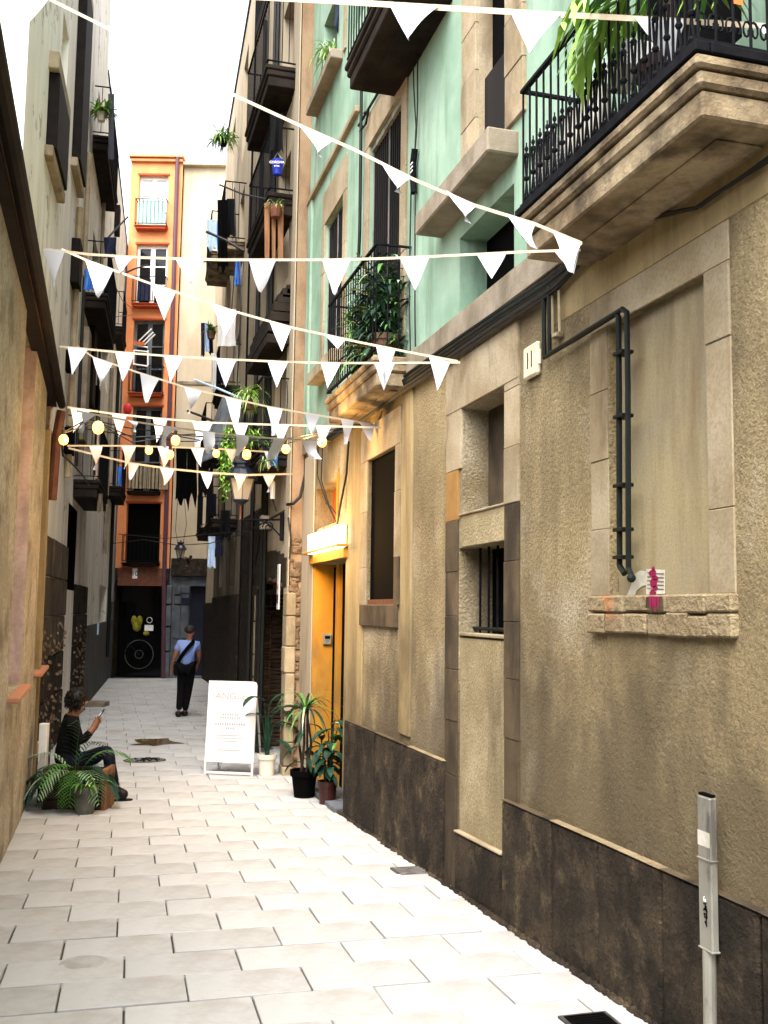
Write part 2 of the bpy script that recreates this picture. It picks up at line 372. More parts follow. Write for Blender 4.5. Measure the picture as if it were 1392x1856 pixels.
def wall(mb, fr, u0, u1, z0, z1, holes, o=0):
    us = sorted({u0, u1, *[h[i] for h in holes for i in (0, 1) if u0 < h[i] < u1]})
    zs = sorted({z0, z1, *[h[i] for h in holes for i in (2, 3) if z0 < h[i] < z1]})
    for a, b in zip(us, us[1:]):
        for c, d in zip(zs, zs[1:]):
            um, zm = (a+b)/2, (c+d)/2
            if any(h[0] < um < h[1] and h[2] < zm < h[3] for h in holes): continue
            mb.quad(fr.p(a, o, c), fr.p(b, o, c), fr.p(b, o, d), fr.p(a, o, d))
    for h in holes:
        a, b, c, d, dep = h[:5]; i = o-dep
        mb.quad(fr.p(a, o, c), fr.p(a, i, c), fr.p(a, i, d), fr.p(a, o, d))
        mb.quad(fr.p(b, o, c), fr.p(b, i, c), fr.p(b, i, d), fr.p(b, o, d))
        mb.quad(fr.p(a, o, d), fr.p(a, i, d), fr.p(b, i, d), fr.p(b, o, d))
        mb.quad(fr.p(a, o, c), fr.p(a, i, c), fr.p(b, i, c), fr.p(b, o, c))
def frommesh(o):
    dg = bpy.context.evaluated_depsgraph_get(); dg.update()
    return bpy.data.meshes.new_from_object(o.evaluated_get(dg))
def text(s, name, size, mat, parent, pos, xdir, zdir, ext=.001, align='CENTER', sx=1.0):
    cu = bpy.data.curves.new(name, 'FONT'); cu.body = s; cu.size = size; cu.extrude = ext; cu.align_x = align; cu.align_y = 'CENTER'
    t = bpy.data.objects.new(name, cu); COL.objects.link(t)
    me = frommesh(t); bpy.data.objects.remove(t); bpy.data.curves.remove(cu)
    X = Vector(xdir).normalized(); Z = Vector(zdir).normalized(); Y = Z.cross(X)
    mt = Matrix((X*sx, Y, Z)).transposed().to_4x4(); mt.translation = Vector(pos)
    me.transform(mt)
    me.materials.clear()
    return link(name, me, mat, parent)

# ================================================================ THE STREET
R1 = Fr((2.5, 0), (0, 1), (-1, 0))            # right house
L1 = Fr((-.67, 0), (0, 1), (1, 0))            # low house on the left
_ul = Vector((1.17, 18.7)).normalized()
L2 = Fr((-.84, 12.4), (_ul.x, _ul.y), (_ul.y, -_ul.x))   # tall houses further on the left
R2 = Fr((2.33, 12.7), (0, 1), (-1, 0))        # stone house on the right
_ur = Vector((.045, 1)).normalized()
R3 = Fr((2.30, 17.25), (_ur.x, _ur.y), (-_ur.y, _ur.x))  # narrow house after it
E = Fr((HD.x*30, HD.y*30), (RT0.x, RT0.y), (-HD.x, -HD.y))   # houses closing the alley

g = MB(); ys = [-14, -8, -4, 0, 4, 8, 9.5, 10, 10.5, 11, 11.5, 14, 20, 30, 60]
for a, b in zip(ys, ys[1:]):
    g.quad((-40, a, gz(a)-.06), (40, a, gz(a)-.06), (40, b, gz(b)-.06), (-40, b, gz(b)-.06))
struct(g.build("ground", m_joint))

# paving: every slab its own block, rows across the alley
pave = MB()
for a, b in zip(ys[1:-1], ys[2:]):
    b = min(b, 33)
    pave.quad((-1.2, a, gz(a)-.022), (4.5, a, gz(a)-.022), (4.5, b, gz(b)-.022), (-1.2, b, gz(b)-.022))
    if b == 33: break
pavement = struct(pave.build("pavement", m_joint))
g0 = ground(320, 1727)
PW, PD = .60, .40
rows = []
r = math.floor((0.4-g0.y)/PD)
slabs = []
SK = .03
puddle_c = ground(279, 1345)
while True:
    y0 = g0.y + r*PD
    if y0 > 30.5: break
    off = g0.x + (r % 2)*PW/2 + random.uniform(-.015, .015)
    k0 = math.floor((-1.0-off)/PW)
    for k in range(k0, k0+9):
        x0 = off + k*PW
        lim = 2.62 if y0 < 17 else 3.6
        if x0 > lim: break
        if x0+PW < -.75: continue
        slabs.append((x0, y0))
    r += 1
slabs.sort(key=lambda q: q[1])
pmesh = []
for i in range(6):
    gp = [.003, .004, .005, .006, .004, .007][i]
    pb = MB(); pb.cbox(WORLD, gp*1.5, PD-gp*1.5, gp*.9, PW-gp*.9, -.05, 0, .004)
    me = bpy.data.meshes.new("paving_slab"); me.from_pydata(pb.v, [], pb.f); me.materials.append(m_pave); pmesh.append(me)
rest = MB()
for i, (x0, y0) in enumerate(slabs):
    tz = random.uniform(-.004, .003)
    if i < 298:
        o = bpy.data.objects.new("paving_slab", random.choice(pmesh)); COL.objects.link(o); o.parent = pavement
        sl_ = (gz(y0+PD)-gz(y0))/PD
        o.rotation_euler = (math.atan(sl_)+random.uniform(-.004, .004), random.uniform(-.004, .004), -SK)
        o.location = (x0, y0 + (x0-.9)*-SK, gz(y0)+tz)
    else:
        rest.cbox(WORLD, y0+.004, y0+PD-.004, x0+.004, x0+PW-.004, gz(y0)-.05, gz(y0)+tz, .004)
rest.build("far_paving", m_pave, pavement, kind="stuff")

# ---------------------------------------------------------------- right house (ochre ground floor, green above)
hR = T("corner_house", "house with stained ochre ground floor and mint green upper storeys on the right", "house", (2.5, 6, gz(6)))
ZB = 4.02                                       # underside of the stone band
zl = [R1.px(811, 632)[1], R1.px(1000, 505)[1]]
ZB = R1.px(900, 570)[1]; ZG = ZB + .2
def Ru(x, y): return R1.px(x, y)[0]
def Rz(x, y): return R1.px(x, y)[1]
# openings in the ochre storey: u near, u far, z low, z high, depth
u_b0, u_b1 = Ru(1283, 800), Ru(1104, 800)
BW = (u_b0, u_b1, Rz(1190, 1079), (Rz(1143, 567)+Rz(1250, 514))/2, .05)
u_m0, u_m1 = Ru(917, 850), Ru(839, 850)
MU = (u_m0, u_m1, Rz(875, 925), Rz(875, 722), .20)
ML = (u_m0, Ru(832, 1080), Rz(875, 1157), Rz(875, 987), .26)
MI = (u_m0, Ru(831, 1300), gz(6.5)-.3, ML[2], .035)
W3 = (Ru(717, 950), Ru(667, 950), Rz(690, 1096), Rz(692, 823), .035)
YD = (Ru(627, 1200), Ru(565, 1200), gz(11)-.3, Rz(597, 1018), .30)
YN = (Ru(612, 910), Ru(572, 920), Rz(592, 953), Rz(592, 877), .22)
holes = [BW, MU, ML, MI, W3, YD, YN]
wm = MB(); wall(wm, R1, -9, 12.72, -1.5, ZB, holes); hw = wm.build("ochre_wall", m_ochre, hR)
ms = MB(); ms.box(R1, -9, 12.7, -4, -.5, -1.5, 12.5); ms.build("house_mass", m_dark, hR)
rf = MB(); rf.box(R1, -9.1, 12.69, -4.2, .0, 12.5, 12.7); rf.build("roof", m_roof, hR)
# smooth render strip by the door and window
for (a, b, lo, hi, nm) in ((Ru(627, 1100)-.001, W3[1]+.13, Rz(640, 1400), ZB-.02, "render_panel"),):
    p = MB(); p.cbox(R1, b, a, -.05, .012, -.2, hi, .006); p.build(nm, m_ochre_smooth, hR)
p = MB(); p.cbox(R1, YD[1]+.02, 12.70, -.05, .012, -1, ZB-.05, .006); p.build("render_panel", m_paleback, hR)
p = MB(); p.cbox(R1, Ru(749, 900), Ru(730, 900), -.05, .018, Rz(740, 1335), ZB-.06, .008); p.build("render_rib", m_ochre_smooth, hR)
# backs of the openings
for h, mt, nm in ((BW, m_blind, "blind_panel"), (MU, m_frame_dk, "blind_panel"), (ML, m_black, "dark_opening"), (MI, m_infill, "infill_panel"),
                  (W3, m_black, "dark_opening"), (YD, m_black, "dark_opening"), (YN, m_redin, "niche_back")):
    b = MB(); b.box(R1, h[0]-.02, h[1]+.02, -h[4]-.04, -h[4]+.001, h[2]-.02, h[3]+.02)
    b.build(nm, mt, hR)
# frame stones -------------------------------------------------
def stone(u0, u1, z0, z1, o1=.02, o0=-.04, mt=m_frame, nm="frame_stone", c=.0035, par=None):
    b = MB(); b.cbox(R1, u0, u1, o0, o1, z0, z1, c); return b.build(nm, mt, par or hR)
def column(u0, u1, zs, mats, o1=.02, gap=.0012, nm="frame_stone", o0=-.04):
    for i, (a, b) in enumerate(zip(zs, zs[1:])):
        stone(u0, u1, min(a, b)+gap, max(a, b)-gap, o1+random.uniform(-.003, .003), o0, mats[i % len(mats)], nm)
# big blind window surround
uo0, uo1 = Ru(1330, 800), Ru(1072, 800)
zc = lambda x, y: Rz(x, y)
column(uo0, u_b0-.004, [BW[2], zc(1306, 922), zc(1306, 616), BW[3]], [m_frame], .009)
column(u_b1+.004, uo1, [BW[2], zc(1090, 960), zc(1090, 835), zc(1090, 710), BW[3]], [m_frame], .006)
stone(uo0, uo1, BW[3]+.002, (zc(1121, 520)+zc(1313, 402))/2, .007)
zs0 = zc(1200, 1152)
_sx = [uo0-.01, Ru(1290, 1110), Ru(1255, 1110), Ru(1215, 1110), Ru(1180, 1110), Ru(1140, 1110), Ru(1105, 1110), uo1]
sill = list(zip(_sx, _sx[1:]))
for i, (a, b) in enumerate(sill):
    for j, (z0, z1) in enumerate(((zs0, (zs0+BW[2])/2+random.uniform(-.01, .01)), ((zs0+BW[2])/2+.012, BW[2]-.004))):
        bb = MB(); bb.cbox(R1, a+.003, b-.003, -.04, .034+random.uniform(-.010, .006), z0+random.uniform(-.006, .006), z1+.006, .009); bb.build("sill_brick", m_sill_br, hR)
# middle doorway, stone by stone
um_o0, um_o1 = Ru(943, 850), Ru(812, 850)
zz = [zc(930, v) for v in (1484, 1340, 1231, 1127, 1017, 912, 810, 705, 690)]
column(um_o0, u_m0-.004, zz, [m_frame_dk, m_frame_dk, m_frame_dk, m_frame_dk, m_frame_dk, m_frame, m_frame, m_frame], .016)
zz = [gz(6.8)-.3] + [zc(822, v) for v in (1405, 1306, 1213, 1117, 1037, 945, 855)] 
column(ML[1]+.004, um_o1, zz, [m_frame_dk]*6+[m_amber], .016)
zz = [zc(828, v) for v in (942, 738)]
column(MU[1]+.004, um_o1-.002, [zc(822, 855), zc(822, 738)], [m_frame], .016)
stone(um_o0, um_o1, MU[3]+.004, MU[3]+.38, .02)
stone(MU[0]-.002, MU[1]+.002, ML[3]+.004, MU[2]-.004, .008, mt=m_infill, nm="lintel_panel")
p = MB(); p.cbox(R1, MU[0]-.01, MU[1]+.05, -.1, .02, MU[2]-.004, MU[2]+.012, .004); p.build("ledge", m_frame, hR)
p = MB(); p.cbox(R1, MI[0]+.005, MI[1]-.005, -.06, -.006, gz(6.4)-.2, ML[2]+.0, .008); p.build("half_height_infill", m_infill, hR)
p = MB(); p.cbox(R1, MI[0]+.003, MI[1]-.003, -.1, .0, ML[2]+.004, ML[2]+.03, .006); p.build("ledge", m_frame, hR)
ir = MB()
for k in range(5):
    u = ML[0] + (ML[1]-ML[0])*(k+.6)/5.3; b = MB(); b.tube([R1.p(u, -.12, ML[2]), R1.p(u, -.12, ML[3])], .009, 6); b.build("window_bar", m_iron, hR)
ir.tube([R1.p(ML[0], -.12, ML[2]+.06), R1.p(ML[1], -.12, ML[2]+.06)], .014, 6); ir.build("window_rail", m_pipe, hR)
# narrow window by the yellow door
column(Ru(727, 950), W3[0]-.004, [zc(722, 1097), zc(722, 1010), zc(722, 890), zc(722, 800)], [m_frame_dk, m_frame, m_frame], .016)
column(W3[1]+.004, Ru(655, 950), [zc(660, 1097), zc(660, 1030), zc(660, 930), zc(660, 840)], [m_frame], .016)
stone(Ru(727, 950), Ru(655, 950), W3[3]+.004, W3[3]+.34, .018)
stone(Ru(722, 1115), Ru(656, 1115), Rz(690, 1135.5), W3[2]-.004, .03, mt=m_frame_dk, nm="sill")
b = MB(); b.cbox(R1, W3[0]+.03, W3[1]-.03, -.034, -.022, W3[2]+.02, W3[3]-.02, .005); wl = b.build("window", m_black, hR)
fb = MB(); fb.box(R1, W3[0], W3[1], -.03, -.005, W3[2]+.001, W3[2]+.05); fb.build("window_frame", m_rust, wl)
_zl = (zc(1121, 520)+zc(1313, 402))/2
p = MB(); p.cbox(R1, uo0-.3, Ru(990, 560), -.05, .004, _zl+.003, ZB-.002, .003); p.build("render_panel", m_ochre_smooth, hR)
# plinth stones -------------------------------------------------
def plinth(pts, zoff=0):
    for (xa, ya), (xb, yb) in zip(pts, pts[1:]):
        (ua, za), (ub, zb) = R1.px(xa, ya), R1.px(xb, yb)
        zt = (za+zb)/2; u0, u1 = min(ua, ub), max(ua, ub)
        b = MB(); b.cbox(R1, u0+.004, u1-.004, -.04, .045+random.uniform(-.008, .008), gz(u0)-.4, zt, .014, slope=(za-zb)/(ua-ub)); b.build("plinth_stone", m_plinth, hR)
        b = MB(); b.cbox(R1, u0+.001, u1-.001, -.03, .05+random.uniform(-.004, .003), zt+.001, zt+.006, .002, slope=(za-zb)/(ua-ub)); b.build("plinth_cap", random.choice([m_sill_br, m_frame_dk, m_slab]), hR)
plinth([(632, 1305), (688, 1328), (748, 1353), (812, 1380)])
plinth([(921, 1449), (1010, 1487), (1097, 1524), (1212, 1575), (1300, 1613), (1391, 1653), (1560, 1730)])
for k in range(5):
    b = MB(); b.cbox(R1, -7.9+k*2, -5.95+k*2, -.04, .045, -.6-.0423*(-7+k*2), .72-.0423*(-7+k*2), .014, slope=-.0423); b.build("plinth_stone", m_plinth, hR)
b = MB(); b.cbox(R1, MI[0]+.004, MI[1]-.004, -.06, .03, gz(6)-.5, Rz(874, 1530), .02, slope=-.04); b.build("door_step", m_plinth, hR)
b = MB(); b.cbox(R1, MI[0]+.004, MI[1]-.004, -.04, .035, Rz(874, 1530)+.001, Rz(874, 1530)+.016, .004, slope=-.04); b.build("step_cap", m_frame, hR)
# crumbled grey grout line along the foot of the wall
fo = MB()
for k in range(150):
    u = 1.2 + k*.062; rr = random.uniform(.02, .05)
    fo.lathe(R1.p(u, .05, gz(u)-.005), [(rr, -.02), (rr*.8, .012), (rr*.3, .026)], 5, .8, 1.2, random.random())
fo.build("crumbled_wall_foot", m_plinth, hR, kind="stuff")
# yellow doorway -------------------------------------------------
for (u0, u1, o0, o1, z0, z1, nm) in (
        (YD[1]-.002, YD[1]+.02, -YD[4], .0, gz(11.5)-.05, YD[3], "jamb"),
        (YD[0]-.02, YD[0]+.002, -YD[4], .0, gz(10)-.1, YD[3], "jamb")):
    b = MB(); b.box(R1, u0-(.0), u1, o0, o1-.003, z0, z1); b.build(nm, m_yellow, hR)
b = MB(); b.box(R1, YD[0]+.55, YD[1]-.02, -.285, -.25, gz(11)-.05, YD[3]-.03); dr = b.build("door", m_black, hR)
b = MB(); b.box(R1, YD[1]-.50, YD[1]-.36, -.249, -.2, gz(11)-.05, YD[3]-.003); b.build("door_post", m_yellow, hR)
b = MB(); b.box(R1, YD[0]+.03, YD[0]+.33, -.27, -.24, gz(11)-.05, YD[3]-.03); b.build("door", m_glass, hR)
b = MB(); b.cbox(R1, YD[0]-.04, YD[1]+.03, -.03, .055, YD[3]+.002, YD[3]+.115, .006); b.build("lintel", m_yellow, hR)
b = MB(); b.cbox(R1, YD[0]-.07, YD[1]+.10, -.03, .13, YD[3]+.117, YD[3]+.15, .006); b.build("canopy_ledge", m_yellow, hR)
b = MB(); b.cbox(R1, YN[0]-.06, YN[0]-.004, -.03, .02, YN[2], YN[3]+.05, .006); b.build("niche_trim", m_yellow, hR)
b = MB(); b.cbox(R1, YD[0]+.0, YD[1]-.01, -.3, .1, gz(11)-.02, gz(11)+.055, .01); b.build("door_step", m_greybase, hR)
# stone band between the storeys and green upper wall ------------
segs = [-9, -6, -3.5, 0, 2.6, 5.0, 7.4, 9.6, 12.69]
for a, b_ in zip(segs, segs[1:]):
    b = MB(); b.cbox(R1, a+.003, b_-.003, -.03, .035, ZB, ZG, .006); b.build("band_stone", m_greyband, hR)
def Gu(x, y): return R1.px(x, y)[0]
G1 = (Gu(622, 500), Gu(590, 500), R1.px(605, 652)[1], R1.px(606, 383)[1], .075)
G2 = (Gu(728, 400), Gu(670, 400), R1.px(700, 640)[1], R1.px(700, 218)[1], .075)
G3 = (Gu(921, 200), Gu(868, 200), R1.px(868, 300)[1], R1.px(890, -80)[1], .10)
G4 = (Gu(932, 480), Gu(833, 480), ZG+.02, R1.px(870, 395)[1], .22)
G5 = (Gu(1345, 60), Gu(1105, 100), R1.px(1190, 205)[1], 6.3, .22)
G6 = (Gu(690, 0), Gu(630, 0), R1.px(640, 60)[1], 9.2, .2)
G7 = (Gu(612, 20), Gu(588, 40), R1.px(600, 135)[1], 9.2, .2)
wm = MB(); wall(wm, R1, -9, 12.69, ZG, 12.5, [G1, G2, G3, G4, G5, G6, G7], .0); wm.build("green_wall", m_green, hR)
for h in (G1, G2, G3, G4, G5, G6, G7):
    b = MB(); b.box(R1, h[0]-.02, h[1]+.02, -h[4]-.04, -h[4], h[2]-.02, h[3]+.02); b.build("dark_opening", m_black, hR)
def shutters(h, o=-.05, n=2):
    w_ = (h[1]-h[0])/n
    for i in range(n):
        b = MB(); a = h[0]+w_*i+.006; e = h[0]+w_*(i+1)-.006
        b.box(R1, a, e, o-.02, o, h[2]+.01, h[3]-.04); s_ = b.build("shutter", m_shut, hR)
        q = MB()
        k = int((e-a)/.07)
        for j in range(k):
            uu = a + (e-a)*(j+.5)/k
            q.box(R1, uu-.012, uu+.012, o, o+.012, h[2]+.02, h[3]-.05)
        q.build("shutter_slat", m_shut, s_, kind="stuff")
        q = MB(); q.box(R1, e-.008, e+.004, o, o+.018, h[2]+.02, h[3]-.05); q.build("shutter_edge", m_steel, s_)
shutters(G1); shutters(G2)
b = MB(); b.box(R1, G2[0]+.02, G2[1]-.02, -.045, -.01, G2[3]-.07, G2[3]-.01); b.build("blind_rail", m_steel, hR)
def surround(h, wd, top, o1=.022, sillw=None, n=3, mt=m_frame):
    zs_ = [h[2]+(h[3]-h[2])*i/n for i in range(n+1)]
    column(h[0]-wd, h[0]-.003, zs_, [mt], o1)
    column(h[1]+.003, h[1]+wd, zs_, [mt], o1)
    stone(h[0]-wd, h[1]+wd, h[3]+.004, h[3]+top, o1, mt=mt)
surround(G1, .16, .42); surround(G2, .17, .36); surround(G3, .30, .3, n=4, o1=.03); surround(G6, .12, .2); None
b = MB(); b.box(R1, G3[1]-.012, G3[1]-.001, -.10, .0, G3[2]+.002, G3[3]-.002); b.build("stone_reveal", m_frame, hR)
b = MB(); b.box(R1, G3[0]+.01, G3[1]-.013, -.095, -.04, G3[2], G3[2]+(G3[3]-G3[2])*.45); b.build("window_panel", m_shut, hR)
# sill under the near window
uS0, uS1 = Gu(940, 260), Gu(800, 400)
zs_ = R1.px(868, 318)[1]
b = MB(); b.cbox(R1, uS0, uS1, -.03, .22, zs_-.17, zs_, .012); b.build("sill", m_greyband, hR)
for a in (G1,):
    b = MB(); b.cbox(R1, a[0]-.12, a[1]+.22, -.03, .16, a[2]-.15, a[2]-.004, .01); b.build("sill", m_frame, hR)
b = MB(); b.cbox(R1, Gu(622, 95), Gu(575, 195), -.03, .15, R1.px(600, 140)[1]-.12, R1.px(600, 140)[1], .01); b.build("sill", m_greyband, hR)
# thin drip mould
zm = R1.px(605, 285)[1]
b = MB(); b.cbox(R1, Gu(652, 200), 12.69, -.02, .05, zm-.05, zm+.02, .008); b.build("drip_mould", m_frame, hR)
b = MB(); b.cbox(R1, 12.45, 12.69, -.02, .03, ZG, zm-.05, .008); b.build("corner_strip", m_green, hR)

# ---------------------------------------------------------------- balconies
def balcony(fr, u0, u1, dep, zt, parent, th=.2, rail=.85, step=.11, slab=m_slab, iron=m_iron, ornate=False, near_steps=True, bars_split=False, r=.0065, label=None):
    """a stone slab with mouldings (part) carrying iron railings (sub-parts); u0 is the near end"""
    b = MB(); b.cbox(fr, u0, u1, -.02, dep, zt-th*.22, zt, .012)
    s_ = b.build("balcony", slab, parent, label=label)
    b = MB(); b.cbox(fr, u0+.014, u1-.014, -.02, dep-.02, zt-th*.52, zt-th*.22-.002, .015); b.build("moulding", slab, s_)
    b = MB(); b.cbox(fr, u0+.035, u1-.035, -.02, dep-.045, zt-th, zt-th*.52-.002, .01); b.build("moulding", slab, s_)
    b = MB(); b.cbox(fr, u0+.17, u1-.17, -.02, dep-.2, zt-th-.012, zt-th-.001, .004); b.build("soffit_panel", slab, s_)
    i = .03; du0, du1, do = u0+i, u1-i, dep-i
    zr = zt+rail
    for z_, hh, nm_ in ((zr, .018, "handrail"), (zt+.07, .016, "bottom_rail")):
        b = MB()
        b.box(fr, du0-.012, du1+.012, do-.014, do+.014, z_-hh, z_)
        for uu in (du0, du1): b.box(fr, uu-.012, uu+.012, .0, do-.0139, z_-hh+.001, z_-.001)
        b.build(nm_, iron, s_)
    pts = []
    n = max(2, round((du1-du0)/step)); pts += [(du0+(du1-du0)*k/n, do) for k in range(n+1)]
    m_ = max(1, round(do/step)); pts += [(uu, do*k/m_) for uu in (du0, du1) for k in range(1, m_)]
    bar = MB()
    for (uu, oo) in pts:
        bb = MB() if bars_split else bar
        bb.tube([fr.p(uu, oo, zt+.055), fr.p(uu, oo, zr-.008)], r, 5)
        if bars_split: bb.build("railing_bar", iron, s_)
    if not bars_split: bar.build("railing_bars", iron, s_, kind="stuff")
    if ornate:
        n = len(pts)
        front = pts[:round((du1-du0)/step)+1]
        side = sorted([p for p in pts if abs(p[0]-du0) < 1e-6], key=lambda q: q[1])
        for seq in (front,):
            for (ua, oa), (ub, ob) in zip(seq, seq[1:]):
                c = MB(); lo, hi = zt+.07, zt+.07+rail*.36
                um, om = (ua+ub)/2, (oa+ob)/2
                c.tube([fr.p(ua*.75+ub*.25, oa, lo), fr.p(um*.92+ub*.08, om, (lo+hi)/2), fr.p(ua*.3+ub*.7, om, hi)], .006, 4)
                c.tube([fr.p(ua*.25+ub*.75, oa, lo), fr.p(um*.92+ua*.08, om, (lo+hi)/2), fr.p(ua*.7+ub*.3, om, hi)], .006, 4)
                for zz_ in (hi, (lo+hi)/2, lo+.02): c.ball(fr.p(um, om, zz_), .016, 6, 4)
                c.ball(fr.p(um, om, hi+.035), .011, 6, 4, (1, 1, 1.6))
                c.tube([fr.p(um, om, hi-.01), fr.p(um, om, hi+.07)], .004, 4)
                c.build("railing_ornament", iron, s_)
        for (ua, oa), (ub, ob) in zip(side, side[1:]):
            c = MB(); om = (oa+ob)/2
            for zc_, sg in ((zt+.14, 1), (zt+.40, 1), (zt+.62, -1)):
                for q in (-1, 1):
                    pts_ = []
                    for k in range(11):
                        a = k/10*2*math.pi*1.05; rr = .034*(1-k/14)
                        pts_.append(fr.p(ua, om + q*(.022 + rr*math.cos(a)*.7), zc_ + sg*rr*math.sin(a)*1.4))
                    c.tube(pts_, .005, 4)
            c.build("railing_scroll", iron, s_)
    return s_
zB1 = (R1.px(1262, 104, .42)[1] + R1.px(935, 388, .42)[1])/2
b1u0, b1u1 = R1.px(1262, 104, .42)[0], R1.px(935, 388, .42)[0]
B1 = balcony(R1, b1u0, b1u1, .42, zB1, hR, th=.235, rail=.72, step=.085, ornate=True, bars_split=True, label="big stone balcony with ornate black railing and palm")
b = MB(); b.cbox(R1, b1u0-.005, b1u1+.005, .36, .426, zB1+.001, zB1+.045, .005); b.build("railing_base", m_iron, B1)
b = MB(); b.cbox(R1, b1u0-.006, b1u0+.03, 0, .355, zB1+.001, zB1+.045, .005); b.build("railing_base", m_iron, B1)
oB2, zz2 = R1.dist(676, 642, R1.px(745, 650)[0])
oB2 = max(.3, min(.6, oB2))
zB2 = R1.px(676, 642, oB2)[1]; b2u0, b2u1 = R1.px(676, 642, oB2)[0], R1.px(588, 714, oB2)[0]
B2 = balcony(R1, b2u0, b2u1, oB2, zB2, hR, th=.26, rail=1.0, step=.095, label="stone balcony full of dark plants over the alley")
zB3 = R1.px(672, 15, .5)[1]; b3u0, b3u1 = R1.px(672, 15, .5)[0]-.7, R1.px(624, 135, .5)[0]
B3 = balcony(R1, b3u0, b3u1, .5, zB3, hR, th=.24, rail=.95, step=.1, slab=m_slab_dk, label="upper balcony seen from below, dark underside")

# ---------------------------------------------------------------- stone house next on the right
hS = T("stone_house", "old stone house with arched brick doorway beyond the green facade", "house", (2.33, 15, gz(15)))
def Su(x, y): return R2.px(x, y)[0]
def Sz(x, y): return R2.px(x, y)[1]
SD = (Su(514, 1250), Su(462, 1250), gz(14)-.3, Sz(487, 1045), .45)
SW1 = (.55, 1.45, 3.62, 5.6, .25); SW2 = (.6, 1.5, 6.25, 8.1, .25); SW3 = (.6, 1.5, 8.8, 10.6, .25)
wm = MB(); wall(wm, R2, 0, 4.5, -1.5, 12, [SD, SW1, SW2, SW3]); wm.build("wall", m_paleback, hS)
b = MB(); b.quad((2.33, 12.7, -1.5), (2.56, 12.7, -1.5), (2.56, 12.7, 12), (2.33, 12.7, 12)); b.build("end_wall", m_pilaster, hS)
b = MB(); b.box(R2, .02, 4.5, -4, -.5, -1.5, 12); b.box(R2, .0, 4.5, -4, .02, 12, 12.2); b.build("house_mass", m_dark, hS)
for h, mt in ((SD, m_black), (SW1, m_paleback), (SW2, m_black), (SW3, m_paleback)):
    b = MB(); b.box(R2, h[0]-.02, h[1]+.02, -h[4]-.04, -h[4], h[2], h[3]+.02); b.build("dark_opening" if mt is m_black else "closed_shutter", mt, hS)
b = MB(); b.cbox(R2, .0, .30, -.02, .015, -1, 11.9, .008); b.build("pilaster", m_paleback, hS)
# arched lintel
ar = MB(); zt_ = SD[3]
n = 9
for k in range(n):
    u0 = SD[0]-.12+(SD[1]-SD[0]+.2)*k/n; u1 = SD[0]-.12+(SD[1]-SD[0]+.2)*(k+1)/n
    um = ((u0+u1)/2-SD[0])/(SD[1]-SD[0]); dz = -.16*(2*um-1)**2
    b = MB(); b.cbox(R2, u0+.003, u1-.003, -.2, .03, zt_+dz-.02, zt_+dz+.36, .008); b.build("lintel_stone", m_lintel, hS)
for k in range(5):
    u = SD[0]+(SD[1]-SD[0])*(k+.5)/5
    b = MB(); b.cbox(R2, u-.12, u+.12, -.19, .036, zt_-.16*(2*((k+.5)/5)-1)**2-.075, zt_-.16*(2*((k+.5)/5)-1)**2-.022, .006); b.build("arch_brick", m_brick, hS)
# brick reveal
z = gz(14)-.1; k = 0
while z < SD[3]-.25:
    hh = random.uniform(.055, .075)
    for j in range(2):
        o0 = -.02-j*.2
        b = MB(); b.cbox(R2, SD[1]-.03-random.uniform(0, .03), SD[1]+.05, o0-.19, o0, z, z+hh-.012, .008); b.build("brick", m_brick, hS)
    z += hh; k += 1
# near jamb of pale stones, and the far one
def jamb(u0, u1, zlo, zhi, mt, fr, par, n=6):
    e = [zlo+(zhi-zlo)*(i+random.uniform(-.2, .2)*(0 < i < n))/n for i in range(n+1)]
    for a, c in zip(e, e[1:]):
        b = MB(); b.cbox(fr, u0, u1+random.uniform(-.02, .05), -.1, .03+random.uniform(-.01, .01), a+.004, c-.004, .012); b.build("jamb_stone", mt, par)
jamb(SD[0]-.24, SD[0]-.003, -.7, SD[3]-.25, m_frame, R2, hS, 7)
jamb(SD[1]+.003, SD[1]+.16, -.7, SD[3]-.25, m_frame, R2, hS, 6)
# rubble laid bare on the corner
for k in range(120):
    z = random.uniform(-.5, 2.55)
    x = random.uniform(2.36, 2.5) - (.02 if z < 1 else 0)
    rr = random.uniform(.03, .07)
    b = MB(); b.cbox(WORLD, 12.69-random.uniform(0, .022), 12.74, x-rr, x+rr, z-rr*.7, z+rr*.7, .016)
    b.build("rubble_stone", m_rubble, hS)
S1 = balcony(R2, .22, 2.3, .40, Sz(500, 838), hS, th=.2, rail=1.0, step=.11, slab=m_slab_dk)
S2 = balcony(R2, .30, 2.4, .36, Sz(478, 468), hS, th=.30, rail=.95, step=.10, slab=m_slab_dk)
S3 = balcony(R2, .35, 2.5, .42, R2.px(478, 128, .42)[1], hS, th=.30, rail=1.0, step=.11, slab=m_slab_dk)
b = MB()
for k in range(8):
    a = k/7*math.pi/2
    b.box(R2, .34, 2.3, -.01, .30*math.cos(a)**1.3+.01, 5.35+.72*math.sin(a)-.12, 5.35+.72*math.sin(a)+.0)
b.build("curved_bracket", m_slab_dk, hS)
for uu in (1.75, 2.05, 3.1):
    b = MB(); b.tube([R2.p(uu, .05, -1), R2.p(uu, .05, 11.5)], .035 if uu != 2.05 else .022, 6); b.build("downpipe", m_pipe if uu == 1.75 else m_cable, hS)
b = MB(); b.cbox(R2, 2.0, 4.45, -.02, .02, -1, 3.2, .01); b.build("stone_facing", m_stoneL, hS)

